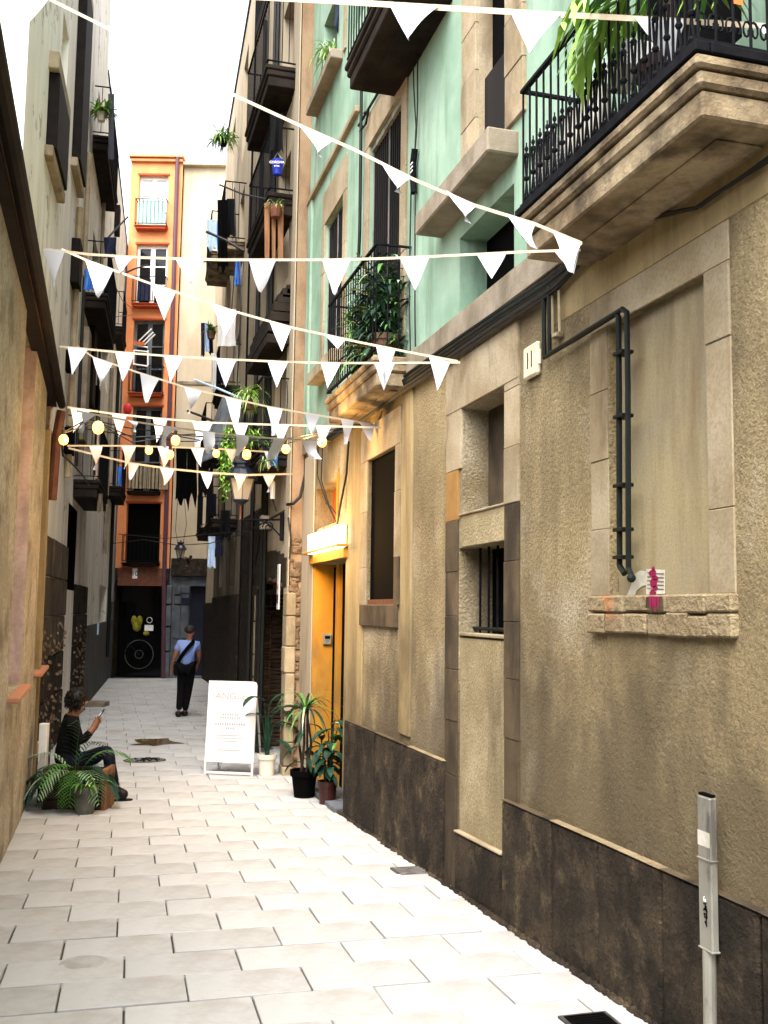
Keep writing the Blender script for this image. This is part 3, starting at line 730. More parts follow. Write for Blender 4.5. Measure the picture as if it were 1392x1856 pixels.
# ---------------------------------------------------------------- narrow house after it
hN = T("narrow_house", "narrow house hung with stacked balconies and washing beyond the stone house", "house", (2.4, 21, gz(21)))
wm = MB(); wins = []
for fl in range(5):
    z0 = 2.0+fl*2.85
    for uu in (1.2, 4.2): wins.append((uu, uu+1.0, z0+.1, z0+2.1, .2))
nd = (2.2, 3.6, gz(20)-.3, 1.7, .3)
ZN = R3.px(430, 150)[1]
wins = [q for q in wins if q[3] < ZN-.2]
wall(wm, R3, 0, 7.2, -1.5, 3.6, [q for q in wins if q[2] < 3.6]+[nd]); wm.build("lower_wall", m_shade_plaster, hN)
wm = MB(); wall(wm, R3, 0, 7.2, 3.6, ZN, [q for q in wins if q[3] > 3.6]); wm.build("wall", m_cream, hN)
b = MB(); b.box(R3, .05, 7.2, -4, -.4, -1.5, ZN); b.box(R3, 0, 7.2, -4, .02, ZN, ZN+.15); b.quad(R3.p(0, 0, -1.5), R3.p(0, -.5, -1.5), R3.p(0, -.5, ZN), R3.p(0, 0, ZN)); b.build("house_mass", m_dark, hN)
for h in wins:
    b = MB(); b.box(R3, h[0], h[1], -.24, -.2, h[2], h[3]); w_ = b.build("window", m_glass, hN)
    f = MB()
    for u0, u1, z0, z1 in ((h[0], h[0]+.06, h[2], h[3]), (h[1]-.06, h[1], h[2], h[3]), ((h[0]+h[1])/2-.03, (h[0]+h[1])/2+.03, h[2], h[3])):
        f.box(R3, u0, u1, -.2, -.15, z0, z1)
    f.build("window_frame", m_white, w_)
b = MB(); b.box(R3, nd[0]-.02, nd[1]+.02, -.34, -.3, nd[2], nd[3]); b.build("door", m_black, hN)
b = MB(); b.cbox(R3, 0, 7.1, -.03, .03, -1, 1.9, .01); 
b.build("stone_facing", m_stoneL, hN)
def nz_(x, y, o=.45): return R3.px(x, y, o)[1]
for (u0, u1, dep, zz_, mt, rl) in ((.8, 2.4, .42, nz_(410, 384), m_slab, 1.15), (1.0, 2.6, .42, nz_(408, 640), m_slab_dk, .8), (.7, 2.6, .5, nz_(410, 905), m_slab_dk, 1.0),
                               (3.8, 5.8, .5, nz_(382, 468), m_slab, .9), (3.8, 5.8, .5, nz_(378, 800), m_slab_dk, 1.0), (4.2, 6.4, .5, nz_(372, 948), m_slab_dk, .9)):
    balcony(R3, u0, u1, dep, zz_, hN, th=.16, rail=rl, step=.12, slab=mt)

# ---------------------------------------------------------------- low house on the left
hL = T("low_house", "low ochre house with sooty eaves gutter along the left edge", "house", (-.67, 7, gz(7)))
def Lu(x, y): return L1.px(x, y)[0]
def Lz(x, y): return L1.px(x, y)[1]
ZE = L1.px(96, 560, .2)[1]
N1 = (Lu(15, 1240), Lu(38, 1240), Lz(27, 1250), L1.px(60, 600)[1], .13)
N2 = (Lu(62, 1205), Lu(75, 1203), Lz(68, 1212), L1.px(92, 720)[1], .13)
wm = MB(); wall(wm, L1, -9, 12.4, -1.5, ZE, [N1, N2]); wm.build("wall", m_wallL, hL)
b = MB(); b.box(L1, -9, 12.38, -4, -.3, -1.5, ZE-.05); b.build("house_mass", m_dark, hL)
b = MB(); b.quad(L1.p(12.4, 0, -1.5), L1.p(12.4, -4, -1.5), L1.p(12.4, -4, ZE), L1.p(12.4, 0, ZE)); b.build("end_wall", m_wallL, hL)
for h in (N1, N2):
    b = MB(); b.box(L1, h[0]-.02, h[1]+.02, -h[4]-.03, -h[4], h[2], h[3]+.02); b.build("niche_back", m_pink, hL)
    b = MB(); b.box(L1, h[1]-.03, h[1]+.002, -h[4], -.003, h[2]+.002, h[3]-.003); b.build("niche_jamb", m_pink, hL)
    b = MB(); b.cbox(L1, h[0]-.05, h[1]+.05, -.12, .09, h[2]-.05, h[2]-.004, .01); b.build("terracotta_sill", m_terra, hL)
# eaves: sloping tiles and the gutter
b = MB()
b.quad(L1.p(-9, .11, ZE+.02), L1.p(12.45, .11, ZE+.02), L1.p(12.45, -3.6, ZE+.35), L1.p(-9, -3.6, ZE+.35))
b.build("roof", m_roof, hL)
b = MB(); b.box(L1, -9, 12.44, -.05, .07, ZE-.035, ZE-.012); b.build("eaves_board", m_gutter, hL)
gt = MB()
for k in range(7):
    a = math.pi*(k/6)+math.pi
    pass
gt.tube([L1.p(-9, .125, ZE-.0), L1.p(4, .125, ZE-.0), L1.p(8, .13, ZE-.012), L1.p(12.42, .125, ZE-.008)], .047, 10); gt.build("gutter", m_gutter, hL)
b = MB(); b.tube([L1.p(12.32, .13, ZE-.1), L1.p(12.32, .09, ZE-.4), L1.p(12.32, .07, 2.9)], .055, 8); b.build("downpipe", m_rust, hL)
b = MB(); b.cbox(L1, 12.18, 12.405, -.05, .03, -1, ZE-.35, .01); b.build("corner_strip", m_ochre_smooth, hL)

# ---------------------------------------------------------------- tall houses further left
hT = T("tall_left_house", "tall pale house with shuttered windows behind the low house on the left", "house", (L2.O.x, 14, gz(14)))
hU = T("far_left_house", "tall pale house with iron balconies at the far left of the alley", "house", tuple(L2.p(11, 0, gz(22))))
def Tu(x, y): return L2.px(x, y)[0]
def Tz(x, y): return L2.px(x, y)[1]
US = Tu(163, 900)          # party line between the two houses
def dop(xa, xb, ya, yb, dep):       # opening from its near and far edge in the picture
    ua, ub = Tu(xa, (ya+yb)/2), Tu(xb, (ya+yb)/2); xm = (xa+xb)/2
    return (min(ua, ub), max(ua, ub), Tz(xm, yb), Tz(xm, ya), dep)
tall = [dop(121, 137, 915, 1070, .3), dop(84, 108, 160, 318, .22), dop(136, 149, -60, 350, .25), dop(110, 122, 20, 250, .1), dop(150, 160, 590, 720, .1)]
far = [dop(166, 178, 430, 560, .2), dop(184, 196, 610, 700, .2), dop(165, 174, 690, 790, .2), dop(176, 184, 170, 290, .2), dop(177, 190, 1060, 1250, .3), dop(196, 203, 1090, 1240, .3)]
tall += [h for h in far if h[1] < US]
far = [(max(h[0], US+.12),)+tuple(h[1:]) for h in far if h[1] > US]
wm = MB(); wall(wm, L2, 0, US, -1.5, 15.5, tall); wm.build("wall", m_wallF, hT)
wm = MB(); wall(wm, L2, US, 22.5, -1.5, 13.0, far, .0); wm.build("wall", m_wallF, hU)
b = MB(); b.box(L2, .0, US, -4, -.4, -1.5, 15.5); b.box(L2, 0, US, -.4, -.002, 15.45, 15.5); b.box(L2, 0, .01, -.4, -.002, -1.5, 15.4); b.build("house_mass", m_wallF, hT)
wm = MB(); wall(wm, L2, -1.9, -.001, ZE+.12, 15.5, [h for h in tall if h[0] < 0]); wm.quad(L2.p(-1.9, 0, ZE+.12), L2.p(-1.9, -3, ZE+.12), L2.p(-1.9, -3, 15.5), L2.p(-1.9, 0, 15.5)); wm.build("upper_wall", m_wallF, hT)
b = MB(); b.box(L2, US, 22.5, -4, -.4, -1.5, 13.0); b.box(L2, US, 22.5, -.4, .02, 13.0, 13.1); b.build("house_mass", m_dark, hU)
for hs_, par in ((tall, hT), (far, hU)):
    for i, h in enumerate(hs_):
        b = MB(); b.box(L2, h[0]-.01, h[1]+.01, -h[4]-.03, -h[4], h[2]-.01, h[3]+.01)
        nm, mt = (("window", m_glass) if par is hU else ("shutter", m_gutter))
        if par is hT and i in (0,): nm, mt = "dark_opening", m_black
        if par is hT and i in (3, 4): nm, mt = "shutter", m_white
        b.build(nm, mt, par)
for h in tall[1:3]:
    b = MB(); b.cbox(L2, h[0], h[1], .0, .13, h[2], h[3], .008); b.build("shutter", m_gutter, hT)
    b = MB(); b.cbox(L2, h[0]-.1, h[1]+.1, -.05, .12, h[3]+.003, h[3]+.22 if h is tall[1] else h[3]+.2, .01); b.build("lintel", m_frame, hT)
    b = MB(); b.cbox(L2, h[0]-.1, h[1]+.1, -.05, .1, h[2]-.14, h[2]-.003, .01); b.build("sill", m_frame, hT)
for (xa, xb, ya, yb, mt) in ((96, 112, 900, 1010, m_frame), (98, 114, 1066, 1100, m_stoneL), (98, 112, 1104, 1165, m_frame_dk)):
    pass
b = MB(); b.box(L2, tall[0][1]-.02, tall[0][1]+.001, -.3, .003, tall[0][2], tall[0][3]); b.box(L2, tall[0][0], tall[0][1], -.3, .0, tall[0][3]-.02, tall[0][3]+.001); b.build("dark_jamb", m_black, hT, kind="stuff")
# rough base stones, each its own block
zz_ = [-.9, -.25, .35, .95, 1.5, 2.05, 2.6]
for i, (z0, z1) in enumerate(zip(zz_, zz_[1:])):
    u = .05
    while u < tall[0][0]-.05:
        w_ = random.uniform(.4, .7); e = min(u+w_, tall[0][0]-.02)
        b = MB(); b.cbox(L2, u+.006, e-.006, -.05, .03+random.uniform(-.01, .02), z0+.006, z1-.006, .016); b.build("base_stone", m_frame_dk if (i > 2) else m_stoneL, hT); u = e
    u = tall[0][1]+.03
    while u < US-.05 and z1 < 2.4:
        w_ = random.uniform(.4, .8); e = min(u+w_, US-.03)
        b = MB(); b.cbox(L2, u+.006, e-.006, -.05, .03+random.uniform(-.01, .025), z0+.006, z1-.006, .016); b.build("base_stone", m_stoneL, hT); u = e
rb = MB()
for k in range(260):
    u = random.uniform(.1, US-.1); z = random.uniform(-.4, 1.4); rr = random.uniform(.02, .06)
    if tall[0][0]-.1 < u < tall[0][1]+.1: continue
    rb.lathe(L2.p(u, .045, z), [(rr, -.02), (rr*.8, .0), (rr*.35, .02)], 5, .7, 1, random.random()*3)
rb.build("rough_pebbles", m_rubble, hT, kind="stuff")
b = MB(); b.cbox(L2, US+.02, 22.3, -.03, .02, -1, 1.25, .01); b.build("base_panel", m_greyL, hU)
# four white pipes on the corner and the red brown one
for k, uu in enumerate((.35, .62)):
    b = MB(); b.tube([L2.p(uu, .08, Tz(106, 1065)), L2.p(uu, .08, Tz(106, 1016))], .035, 8); b.build("white_pipe", m_white, hT)
b = MB(); b.tube([L2.p(.16, .12, Tz(96, 1290)), L2.p(.16, .12, Tz(96, 1152))], .05, 8); b.build("downpipe", m_rust, hT)
b = MB(); b.cbox(L2, .02, .3, .02, .2, Tz(96, 1312), Tz(96, 1292), .01); b.build("pipe_foot", m_pink, hT)
b = MB(); b.cbox(L2, .25, 1.1, .0, .24, gz(12)-.05, gz(12)+.62, .02); b.build("corner_block", m_stoneL, hT)
def lbal(xw, xf, yt, yb, ulen, slab=m_slab_dk, rail=.95, par=hU):
    """balcony on the left houses: picture columns of its wall edge and its front edge at the near end, rows of slab top and bottom"""
    u0 = Tu(xw, yt); dep = L2.dist(xf, yt, u0)[0]; zt = Tz(xw, yt); th = zt-Tz(xw, yb)
    return balcony(L2, u0, u0+ulen, max(.25, min(.8, dep)), zt, par, th=max(.12, min(.3, th)), rail=rail, step=.13, slab=slab), u0, max(.25, min(.8, dep)), zt
LB1 = lbal(133, 182, 868, 905, 2.6, par=hT)
b = MB(); b.box(L2, LB1[1]+.08, LB1[1]+2.4, LB1[2]-.09, LB1[2]-.06, LB1[3]+.03, LB1[3]+.8); b.build("balcony_screen", m_pink, hT)
LB2 = lbal(152, 196, 528, 560, 3.0, par=hT)
LB3 = lbal(168, 200, 243, 275, 3.0)
LB4 = lbal(196, 222, 880, 900, 2.5)
LB5 = lbal(206, 224, 590, 608, 2.0)
# pipes, vents and boxes on the left fronts
for (x, y0, y1, r_, mt) in ((127, 330, 880, .05, m_frame), (141, 380, 860, .03, m_cable), (150, 250, 520, .045, m_frame), (171, 610, 870, .03, m_cable), (181, 300, 520, .04, m_greyband), (192, 640, 1010, .05, m_greyband), (203, 560, 1180, .05, m_pipe)):
    u_ = Tu(x, (y0+y1)/2); b = MB(); b.tube([L2.p(u_, .06, Tz(x, y1)), L2.p(u_, .06, Tz(x, y0))], r_, 7); b.build("downpipe", mt, hT if u_ < US else hU)
for (x, y, w_, h_, mt) in ((120, 655, .12, .16, m_black), (131, 480, .25, .35, m_gutter), (168, 725, .3, .25, m_black), (188, 560, .2, .5, m_gutter), (208, 400, .2, .35, m_gutter), (118, 800, .18, .2, m_black), (160, 650, .35, .9, m_gutter), (146, 700, .3, 1.0, m_greyband), (196, 300, .3, .5, m_frame)):
    u_, z_ = L2.px(x, y); b = MB(); b.cbox(L2, u_-w_, u_+w_, .0, .13, z_-h_, z_+h_, .01); b.build("wall_box", mt, hT if u_ < US else hU)

# ---------------------------------------------------------------- houses closing the alley
def Eu(x, y): return E.px(x, y)[0]
def Ez(x, y): return E.px(x, y)[1]
hO = T("orange_house", "narrow bright orange house closing the end of the alley", "house", tuple(E.p(Eu(280, 1100), 0, gz(30))))
ue0, ue1 = Eu(222, 700), Eu(318, 700)
def eop(xa, xb, ya, yb, dep=.18): 
    ym = (ya+yb)/2; return (Eu(xa, ym), Eu(xb, ym), Ez((xa+xb)/2, yb), Ez((xa+xb)/2, ya), dep)
eo = [eop(251, 304, 318, 415), eop(246, 303, 443, 555), eop(240, 297, 580, 716), eop(238, 292, 737, 893), eop(228, 290, 912, 1022)]
shop = eop(206, 300, 1052, 1240, .5)
zte = Ez(285, 288)
wm = MB(); wall(wm, E, ue0, ue1, Ez(270, 1030), zte, eo); wm.build("orange_wall", m_orange, hO)
wm = MB(); wall(wm, E, ue0, ue1, -1.2, Ez(270, 1030), [shop]); wm.build("shop_front", m_lintel, hO)
b = MB(); b.box(E, ue0, ue1, -3, -.55, -1.2, zte); b.build("house_mass", m_dark, hO)
b = MB(); b.cbox(E, ue0-.05, ue1+.03, -.6, .16, zte, zte+.08, .01); b.cbox(E, ue0, ue1, -.6, .1, zte-.12, zte-.03, .01); b.build("cornice", m_orange, hO)
for i, h in enumerate(eo):
    b = MB(); b.cbox(E, h[0]-.04, h[1]+.04, -.02, .03, h[3]+.002, h[3]+.06, .006); b.build("lintel", m_orange_dk, hO)
    if i < 4:
        b = MB(); b.box(E, h[0], h[1], -.22, -.18, h[2], h[3]); w_ = b.build("window", m_glass if i != 0 else m_white, hO)
        f = MB(); um = (h[0]+h[1])/2
        for u0, u1 in ((h[0]+.0, h[0]+.08), (um-.07, um+.07), (h[1]-.08, h[1])): f.box(E, u0, u1, -.18, -.13, h[2], h[3]-.002)
        f.box(E, h[0], h[1], -.178, -.128, h[3]-.1, h[3])
        for q in (.35, .65): f.box(E, h[0], h[1], -.176, -.14, h[2]+(h[3]-h[2])*q, h[2]+(h[3]-h[2])*q+.04)
        f.build("window_frame", m_white if i < 2 else m_greybase, w_)
    else:
        b = MB(); b.box(E, h[0], h[1], -.24, -.18, h[2], h[3]); b.build("dark_opening", m_black, hO)
    s_ = balcony(E, h[0]-.05, h[1]+.05, .3, h[2]+.02, hO, th=.1, rail=.85, step=.125, slab=m_orange_dk if i < 3 else m_slab_dk, r=.01)
b = MB(); b.box(E, eo[0][0]+.05, eo[0][1]-.05, .22, .235, eo[0][2]+.08, eo[0][2]+.82); b.build("balcony_screen", m_teal, hO)
b = MB(); 
for k in range(12): b.box(E, eo[3][0]+.1*k+.02, eo[3][0]+.1*k+.1, .2, .22, eo[3][2]+.08, eo[3][2]+.8)
b.build("balcony_screen", m_frame, hO)
b = MB(); b.box(E, eo[1][0]+.12, eo[1][0]+.52, .16, .2, eo[1][2]+.1, eo[1][2]+.8); b.build("dark_cushion", m_navy, hO)
b = MB(); b.box(E, ue0+.1, ue1-.1, -.04, .06, Ez(270, 1062), Ez(270, 1030)); b.build("shop_lintel", m_rust, hO)
b = MB(); b.box(E, shop[0], shop[1], -.56, -.5, shop[2], shop[3]); b.build("dark_opening", m_black, hO)
b = MB(); b.box(E, shop[0]+.05, shop[1]-.1, -.45, -.42, shop[2], shop[3]-.05); sw = b.build("shop_window", m_glass, hO)
b = MB(); b.tube([E.p(Eu(322, 320), .1, zte), E.p(Eu(310, 700), .1, Ez(310, 700)), E.p(Eu(299, 1040), .1, Ez(299, 1040)), E.p(Eu(297, 1225), .1, gz(30)-.05)], .065, 8); b.build("downpipe", m_purple, hO)
b = MB(); b.cbox(E, Eu(241, 1040), Eu(250, 1040), -.0, .08, Ez(246, 1049), Ez(246, 1030), .006); tl = b.build("number_plate", m_white, hO)
text("10", "number", .2, m_black, tl, E.p(Eu(245.5, 1040), .083, Ez(245.5, 1040)), tuple(E.U), tuple(E.N))
for k, (y0, y1) in enumerate(((1060, 1095), (1097, 1135), (1137, 1180), (1182, 1236))):
    b = MB(); b.cbox(E, Eu(300, 1150), Eu(309, 1150), -.1, .05, Ez(300, y1)+.01, Ez(300, y0)-.01, .015); b.build("pier_stone", m_greybase, hO)

hC = T("cream_house", "plain cream house beside the orange one with a navy door", "house", tuple(E.p(Eu(370, 1100), 0, gz(30))))
uc0, uc1 = ue1+.01, Eu(560, 700)
cd_ = eop(341, 396, 1062, 1226, .3)
cw = [eop(392, 415, 505, 550, .12), eop(350, 368, 760, 830, .12)]
ztc = Ez(380, 300)
wm = MB(); wall(wm, E, uc0, uc1, Ez(330, 1030), ztc, cw, -.12); wm.build("wall", m_cream, hC)
wm = MB(); wall(wm, E, uc0, uc1, -1.2, Ez(330, 1030), [cd_], -.08); wm.build("stone_base", m_greybase, hC)
b = MB(); b.box(E, uc0, uc1, -3, -.5, -1.2, ztc); b.build("house_mass", m_dark, hC)
b = MB(); b.cbox(E, uc0, uc1, -.5, .05, ztc, ztc+.1, .01); b.build("cornice", m_cream, hC)
b = MB(); b.box(E, cd_[0], cd_[1], -.42, -.38, cd_[2], cd_[3]); dd = b.build("door", m_blue_dk, hC)
b = MB(); b.box(E, (cd_[0]+cd_[1])/2-.02, (cd_[0]+cd_[1])/2+.02, -.38, -.36, cd_[2], cd_[3]); b.build("door_edge", m_navy, dd)
for h in cw:
    b = MB(); b.box(E, h[0], h[1], -.28, -.24, h[2], h[3]); w_ = b.build("window", m_white, hC)
    b = MB(); b.cbox(E, h[0]-.06, h[1]+.06, -.2, -.06, h[2]-.08, h[2]-.003, .01); b.build("sill", m_white, hC)
for k, (y0, y1) in enumerate(((1062, 1078), (1080, 1095), (1097, 1158), (1160, 1236))):
    for (xa, xb) in ((313, 325), (326, 340)):
        b = MB(); b.cbox(E, Eu(xa, 1150), Eu(xb, 1150), -.2, -.03+random.uniform(-.015, .02), Ez(320, y1)+.01, Ez(320, y0)-.01, .015); b.build("pier_stone", m_greybase, hC)
b = MB(); b.cbox(E, uc0+.05, uc0+1.9, -.15, .05, Ez(330, 1045), Ez(330, 1012), .02); b.build("rough_lintel", m_stoneL, hC)
for yy in (465, 690):
    b = MB(); b.box(E, uc0+.02, Eu(395, yy), -.15, -.085, Ez(350, yy+6), Ez(350, yy)); b.build("string_course", m_greyband, hC)
# a pier of masonry where the alley turns out of sight on the right
hQ = T("corner_pier", "dark stone house corner at the bend behind the washing", "house", (3.3, 27, gz(27)))
b = MB(); b.box(WORLD, 24.6, 30.5, 3.05, 8, -1.2, 14); b.build("wall", m_cream, hQ)
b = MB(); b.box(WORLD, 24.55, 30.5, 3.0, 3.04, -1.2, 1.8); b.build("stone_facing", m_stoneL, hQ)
# closing walls out of view keep daylight from leaking in between the houses
hB = T("daylight_block", "unseen pale block behind the tall left houses, keeping daylight out", "house", (-6, 30, 0))
b = MB(); b.box(WORLD, 33.5, 36, -14, 0, -1.2, 10); b.build("wall", m_cream, hB)

# ================================================================ THINGS
def PT(x, y, d):
    r = ray(x, y); return CAM + r*(d/r.dot(HD))
def gpt(x, y): return ground(x, y)
def plane_hit(x, y, A, B):
    n = (B-A).cross(Vector((0, 0, 1))); r = ray(x, y); return CAM + r*((A-CAM).dot(n)/r.dot(n))
def skin(name, J, edges, mat, parent, sub=2, root=0):
    keys = list(J); ix = {k: i for i, k in enumerate(keys)}
    me = bpy.data.meshes.new(name); me.from_pydata([tuple(J[k][0]) for k in keys], [(ix[a], ix[b]) for a, b in edges], [])
    o = bpy.data.objects.new(name, me); COL.objects.link(o)
    o.modifiers.new("skin", 'SKIN'); o.modifiers.new("sub", 'SUBSURF').levels = sub
    for k in keys:
        r_ = J[k][1]; sv = me.skin_vertices[0].data[ix[k]]
        sv.radius = (r_, r_) if not isinstance(r_, tuple) else r_
        sv.use_root = (ix[k] == root)
    m2 = frommesh(o); bpy.data.objects.remove(o); m2.materials.clear()
    m2.polygons.foreach_set('use_smooth', [True]*len(m2.polygons))
    return link(name, m2, mat, parent)

# ---------------------------------------------------------------- bunting
def bunting(label, A, B, line, flags, wpx=4, tape=m_tape):
    t = T("bunting_string", label, "bunting", tuple(A), "bunting strings across the alley")
    pts = [plane_hit(x, y, A, B) for x, y in line]
    fine = []
    for a, b in zip(pts, pts[1:]):
        for k in range(4): fine.append(a.lerp(b, k/4))
    fine.append(pts[-1])
    nrm = (B-A).cross(Vector((0, 0, 1))).normalized()
    mb = MB()
    V = []
    for p in fine:
        hh = wpx/F_PX*(p-CAM).dot(HD)/2
        V += [p + Vector((0, 0, hh)) - nrm*.001, p - Vector((0, 0, hh)) - nrm*.001, p + Vector((0, 0, hh)) + nrm*.001, p - Vector((0, 0, hh)) + nrm*.001]
    Fs = []
    for i in range(len(fine)-1):
        a, b = 4*i, 4*i+4
        Fs += [(a, a+1, b+1, b), (a+2, b+2, b+3, a+3), (a, b, b+2, a+2), (a+1, a+3, b+3, b+1)]
    mb.add(V, Fs); mb.build("tape", tape, t)
    for f in flags:
        tl, tr, tip = (plane_hit(*q, A, B) for q in f[:3]); curl = f[3] if len(f) > 3 else random.uniform(-.03, .03)
        mb = MB(); n = 6; V = []; hh = (tip-tl).length; side = (tr-tl).normalized(); tw = random.uniform(-.20, .20)*hh; tw2 = random.uniform(-.09, .09)*hh; lat = random.uniform(-.05, .05)*hh
        off = nrm*.006
        for i in range(n+1):
            s_ = i/n
            l_ = tl.lerp(tip, s_); r_ = tr.lerp(tip, s_)
            for j in range(3):
                q = l_.lerp(r_, j/2) + off + nrm*(tw*s_*s_ + tw2*s_*(j-1)) + side*(lat*s_*s_) + nrm*(curl*math.sin(s_*2.2)*(.6+.4*j/2) + .012*math.sin(s_*4+j*1.3+tl.x*9)*s_)
                V.append(q)
        W = [q + nrm*.0015 for q in V]
        Fq = [(3*i+j, 3*i+j+1, 3*i+j+4, 3*i+j+3) for i in range(n) for j in range(2)]
        mb.add(V, Fq); mb.add(W, Fq); mb.build("flag", m_flag, t, smooth=True)
def onL(x, y, o=.26): u, z = L1.px(x, y, o); return L1.p(u, o, z)
def onR(x, y, o=.06): u, z = R1.px(x, y, o); return R1.p(u, o, z)
EAVE = .2
# string ends are fixed on the left eaves and the right wall
bunting("nearest bunting string, crossing before the big palm balcony at the top right", PT(-120, -45, 6.3), PT(1500, 56, 3.6),
        [(-120, -45), (300, -14), (600, 2), (800, 14), (1000, 26), (1200, 36), (1400, 48), (1500, 56)],
        [((705, 6), (797, 12), (742, 76), .02), ((925, 20), (1018, 26), (966, 106), .03), ((1150, 32), (1245, 37), (1213, 116), .0), ((1373, 45), (1465, 52), (1425, 130), 0)], 12)
Bs = onR(1055, 441, .5)
bunting("long steep bunting string with curled flags running from the sky down to the big balcony", PT(20, -60, 9.0), Bs,
        [(20, -60), (85, -4), (225, 66), (330, 122), (430, 175), (545, 228), (640, 270), (750, 325), (860, 372), (970, 406), (1055, 441)],
        [((22, -8), (90, -2), (52, 70), .02), ((545, 229), (604, 256), (602, 293), .04), ((690, 292), (745, 324), (738, 357), .04), ((810, 346), (864, 374), (862, 409), .04),
         ((920, 388), (972, 408), (970, 450), .04), ((1004, 421), (1055, 442), (1050, 500), .03)], 7)
bunting("high level bunting string ending beside the long steep one below the big balcony", onL(78, 451, .3), onR(1052, 453, .5),
        [(78, 451), (160, 461), (260, 467), (400, 471), (600, 471), (680, 469), (760, 466), (860, 461), (960, 456), (1052, 453)],
        [((80, 452), (119, 456), (88, 518)), ((210, 465), (243, 467), (222, 500)), ((320, 470), (372, 471), (346, 515)), ((452, 472), (501, 473), (467, 526)), ((585, 472), (636, 471), (608, 538)),
         ((725, 468), (779, 466), (750, 522)), ((864, 461), (919, 459), (890, 506)), ((1004, 455), (1050, 454), (1040, 498))], 5)
bunting("slanting bunting string falling from the left eaves to the cable bundle by the stone balcony", onL(112, 452, .3), onR(830, 655),
        [(112, 452), (160, 473), (270, 513), (420, 563), (530, 594), (650, 620), (740, 638), (830, 655)],
        [((155, 473), (206, 489), (177, 539)), ((273, 515), (319, 530), (295, 579)), ((385, 553), (431, 566), (408, 609)), ((488, 582), (528, 594), (510, 639)),
         ((587, 606), (627, 616), (611, 637), .06), ((681, 626), (717, 634), (697, 690))], 4.5)
bunting("level bunting string of eight flags ending at the same cable bundle", onL(108, 628, .3), onR(834, 657),
        [(108, 628), (210, 638), (300, 645), (400, 651), (520, 656), (600, 658), (700, 658), (834, 657)],
        [((123, 630), (159, 634), (135, 681)), ((209, 638), (244, 642), (222, 690)), ((298, 645), (332, 647), (312, 696)), ((392, 650), (429, 652), (408, 701)),
         ((485, 655), (523, 656), (502, 706)), ((582, 658), (618, 658), (597, 708)), ((679, 658), (716, 658), (694, 706)), ((777, 645), (816, 657), (795, 708))], 4)
bunting("long slanting bunting string from the left eaves down to the wall above the yellow door", onL(140, 628, .42), onR(672, 768),
        [(140, 628), (170, 648), (250, 675), (340, 703), (420, 722), (490, 738), (560, 750), (672, 768)],
        [((167, 647), (203, 660), (178, 702)), ((253, 676), (288, 687), (266, 729)), ((333, 701), (365, 710), (348, 749)), ((407, 719), (437, 727), (423, 771)),
         ((483, 737), (511, 742), (495, 790)), ((553, 749), (579, 753), (566, 791)), ((617, 759), (641, 763), (632, 804)), ((650, 764), (680, 769), (662, 800))], 3.5)
bunting("bunting string just above the lit bulbs, flags crowded close together", onL(122, 738, .3), onR(690, 775),
        [(122, 738), (205, 750), (280, 758), (380, 766), (500, 770), (690, 775)],
        [((128, 739), (164, 744), (137, 786)), ((203, 750), (230, 753), (214, 791)), ((277, 758), (304, 760), (285, 803)), ((349, 764), (386, 767), (362, 806)),
         ((421, 768), (450, 769), (437, 808)), ((498, 770), (524, 771), (506, 810)), ((572, 772), (600, 773), (584, 809))], 3.5)
bunting("thin bunting string sloping behind the lit bulbs with narrow flags", onL(140, 745, .6), onR(600, 800),
        [(140, 745), (230, 762), (300, 773), (400, 786), (500, 795), (600, 800)],
        [((145, 746), (168, 751), (155, 784)), ((226, 761), (245, 765), (234, 783)), ((292, 772), (318, 776), (305, 812)), ((363, 781), (386, 784), (372, 822)), ((425, 788), (448, 791), (440, 826)), ((494, 794), (517, 797), (503, 833)), ((546, 798), (575, 799), (558, 832))], 3)
bunting("bunting string hanging level with the bulbs across the blue grey shutters", onL(122, 808, .3), PT(505, 820, 13.2),
        [(122, 808), (240, 808), (330, 811), (420, 815), (505, 820)],
        [((160, 808), (185, 808), (174, 852)), ((219, 808), (246, 808), (230, 850)), ((284, 809), (311, 810), (296, 850)), ((345, 812), (370, 813), (357, 846)), ((408, 814), (433, 816), (420, 846)), ((478, 818), (503, 820), (490, 850))], 3)
bunting("lowest bunting string ending at the street lantern bracket", onL(124, 812, .3), PT(530, 859, 12.8),
        [(124, 812), (180, 826), (240, 840), (310, 850), (380, 857), (450, 861), (530, 859)],
        [((231, 838), (251, 843), (237, 869)), ((289, 847), (314, 851), (300, 879)), ((362, 855), (385, 857), (373, 886)), ((422, 859), (446, 861), (433, 892)), ((476, 861), (499, 860), (488, 892))], 3.5)

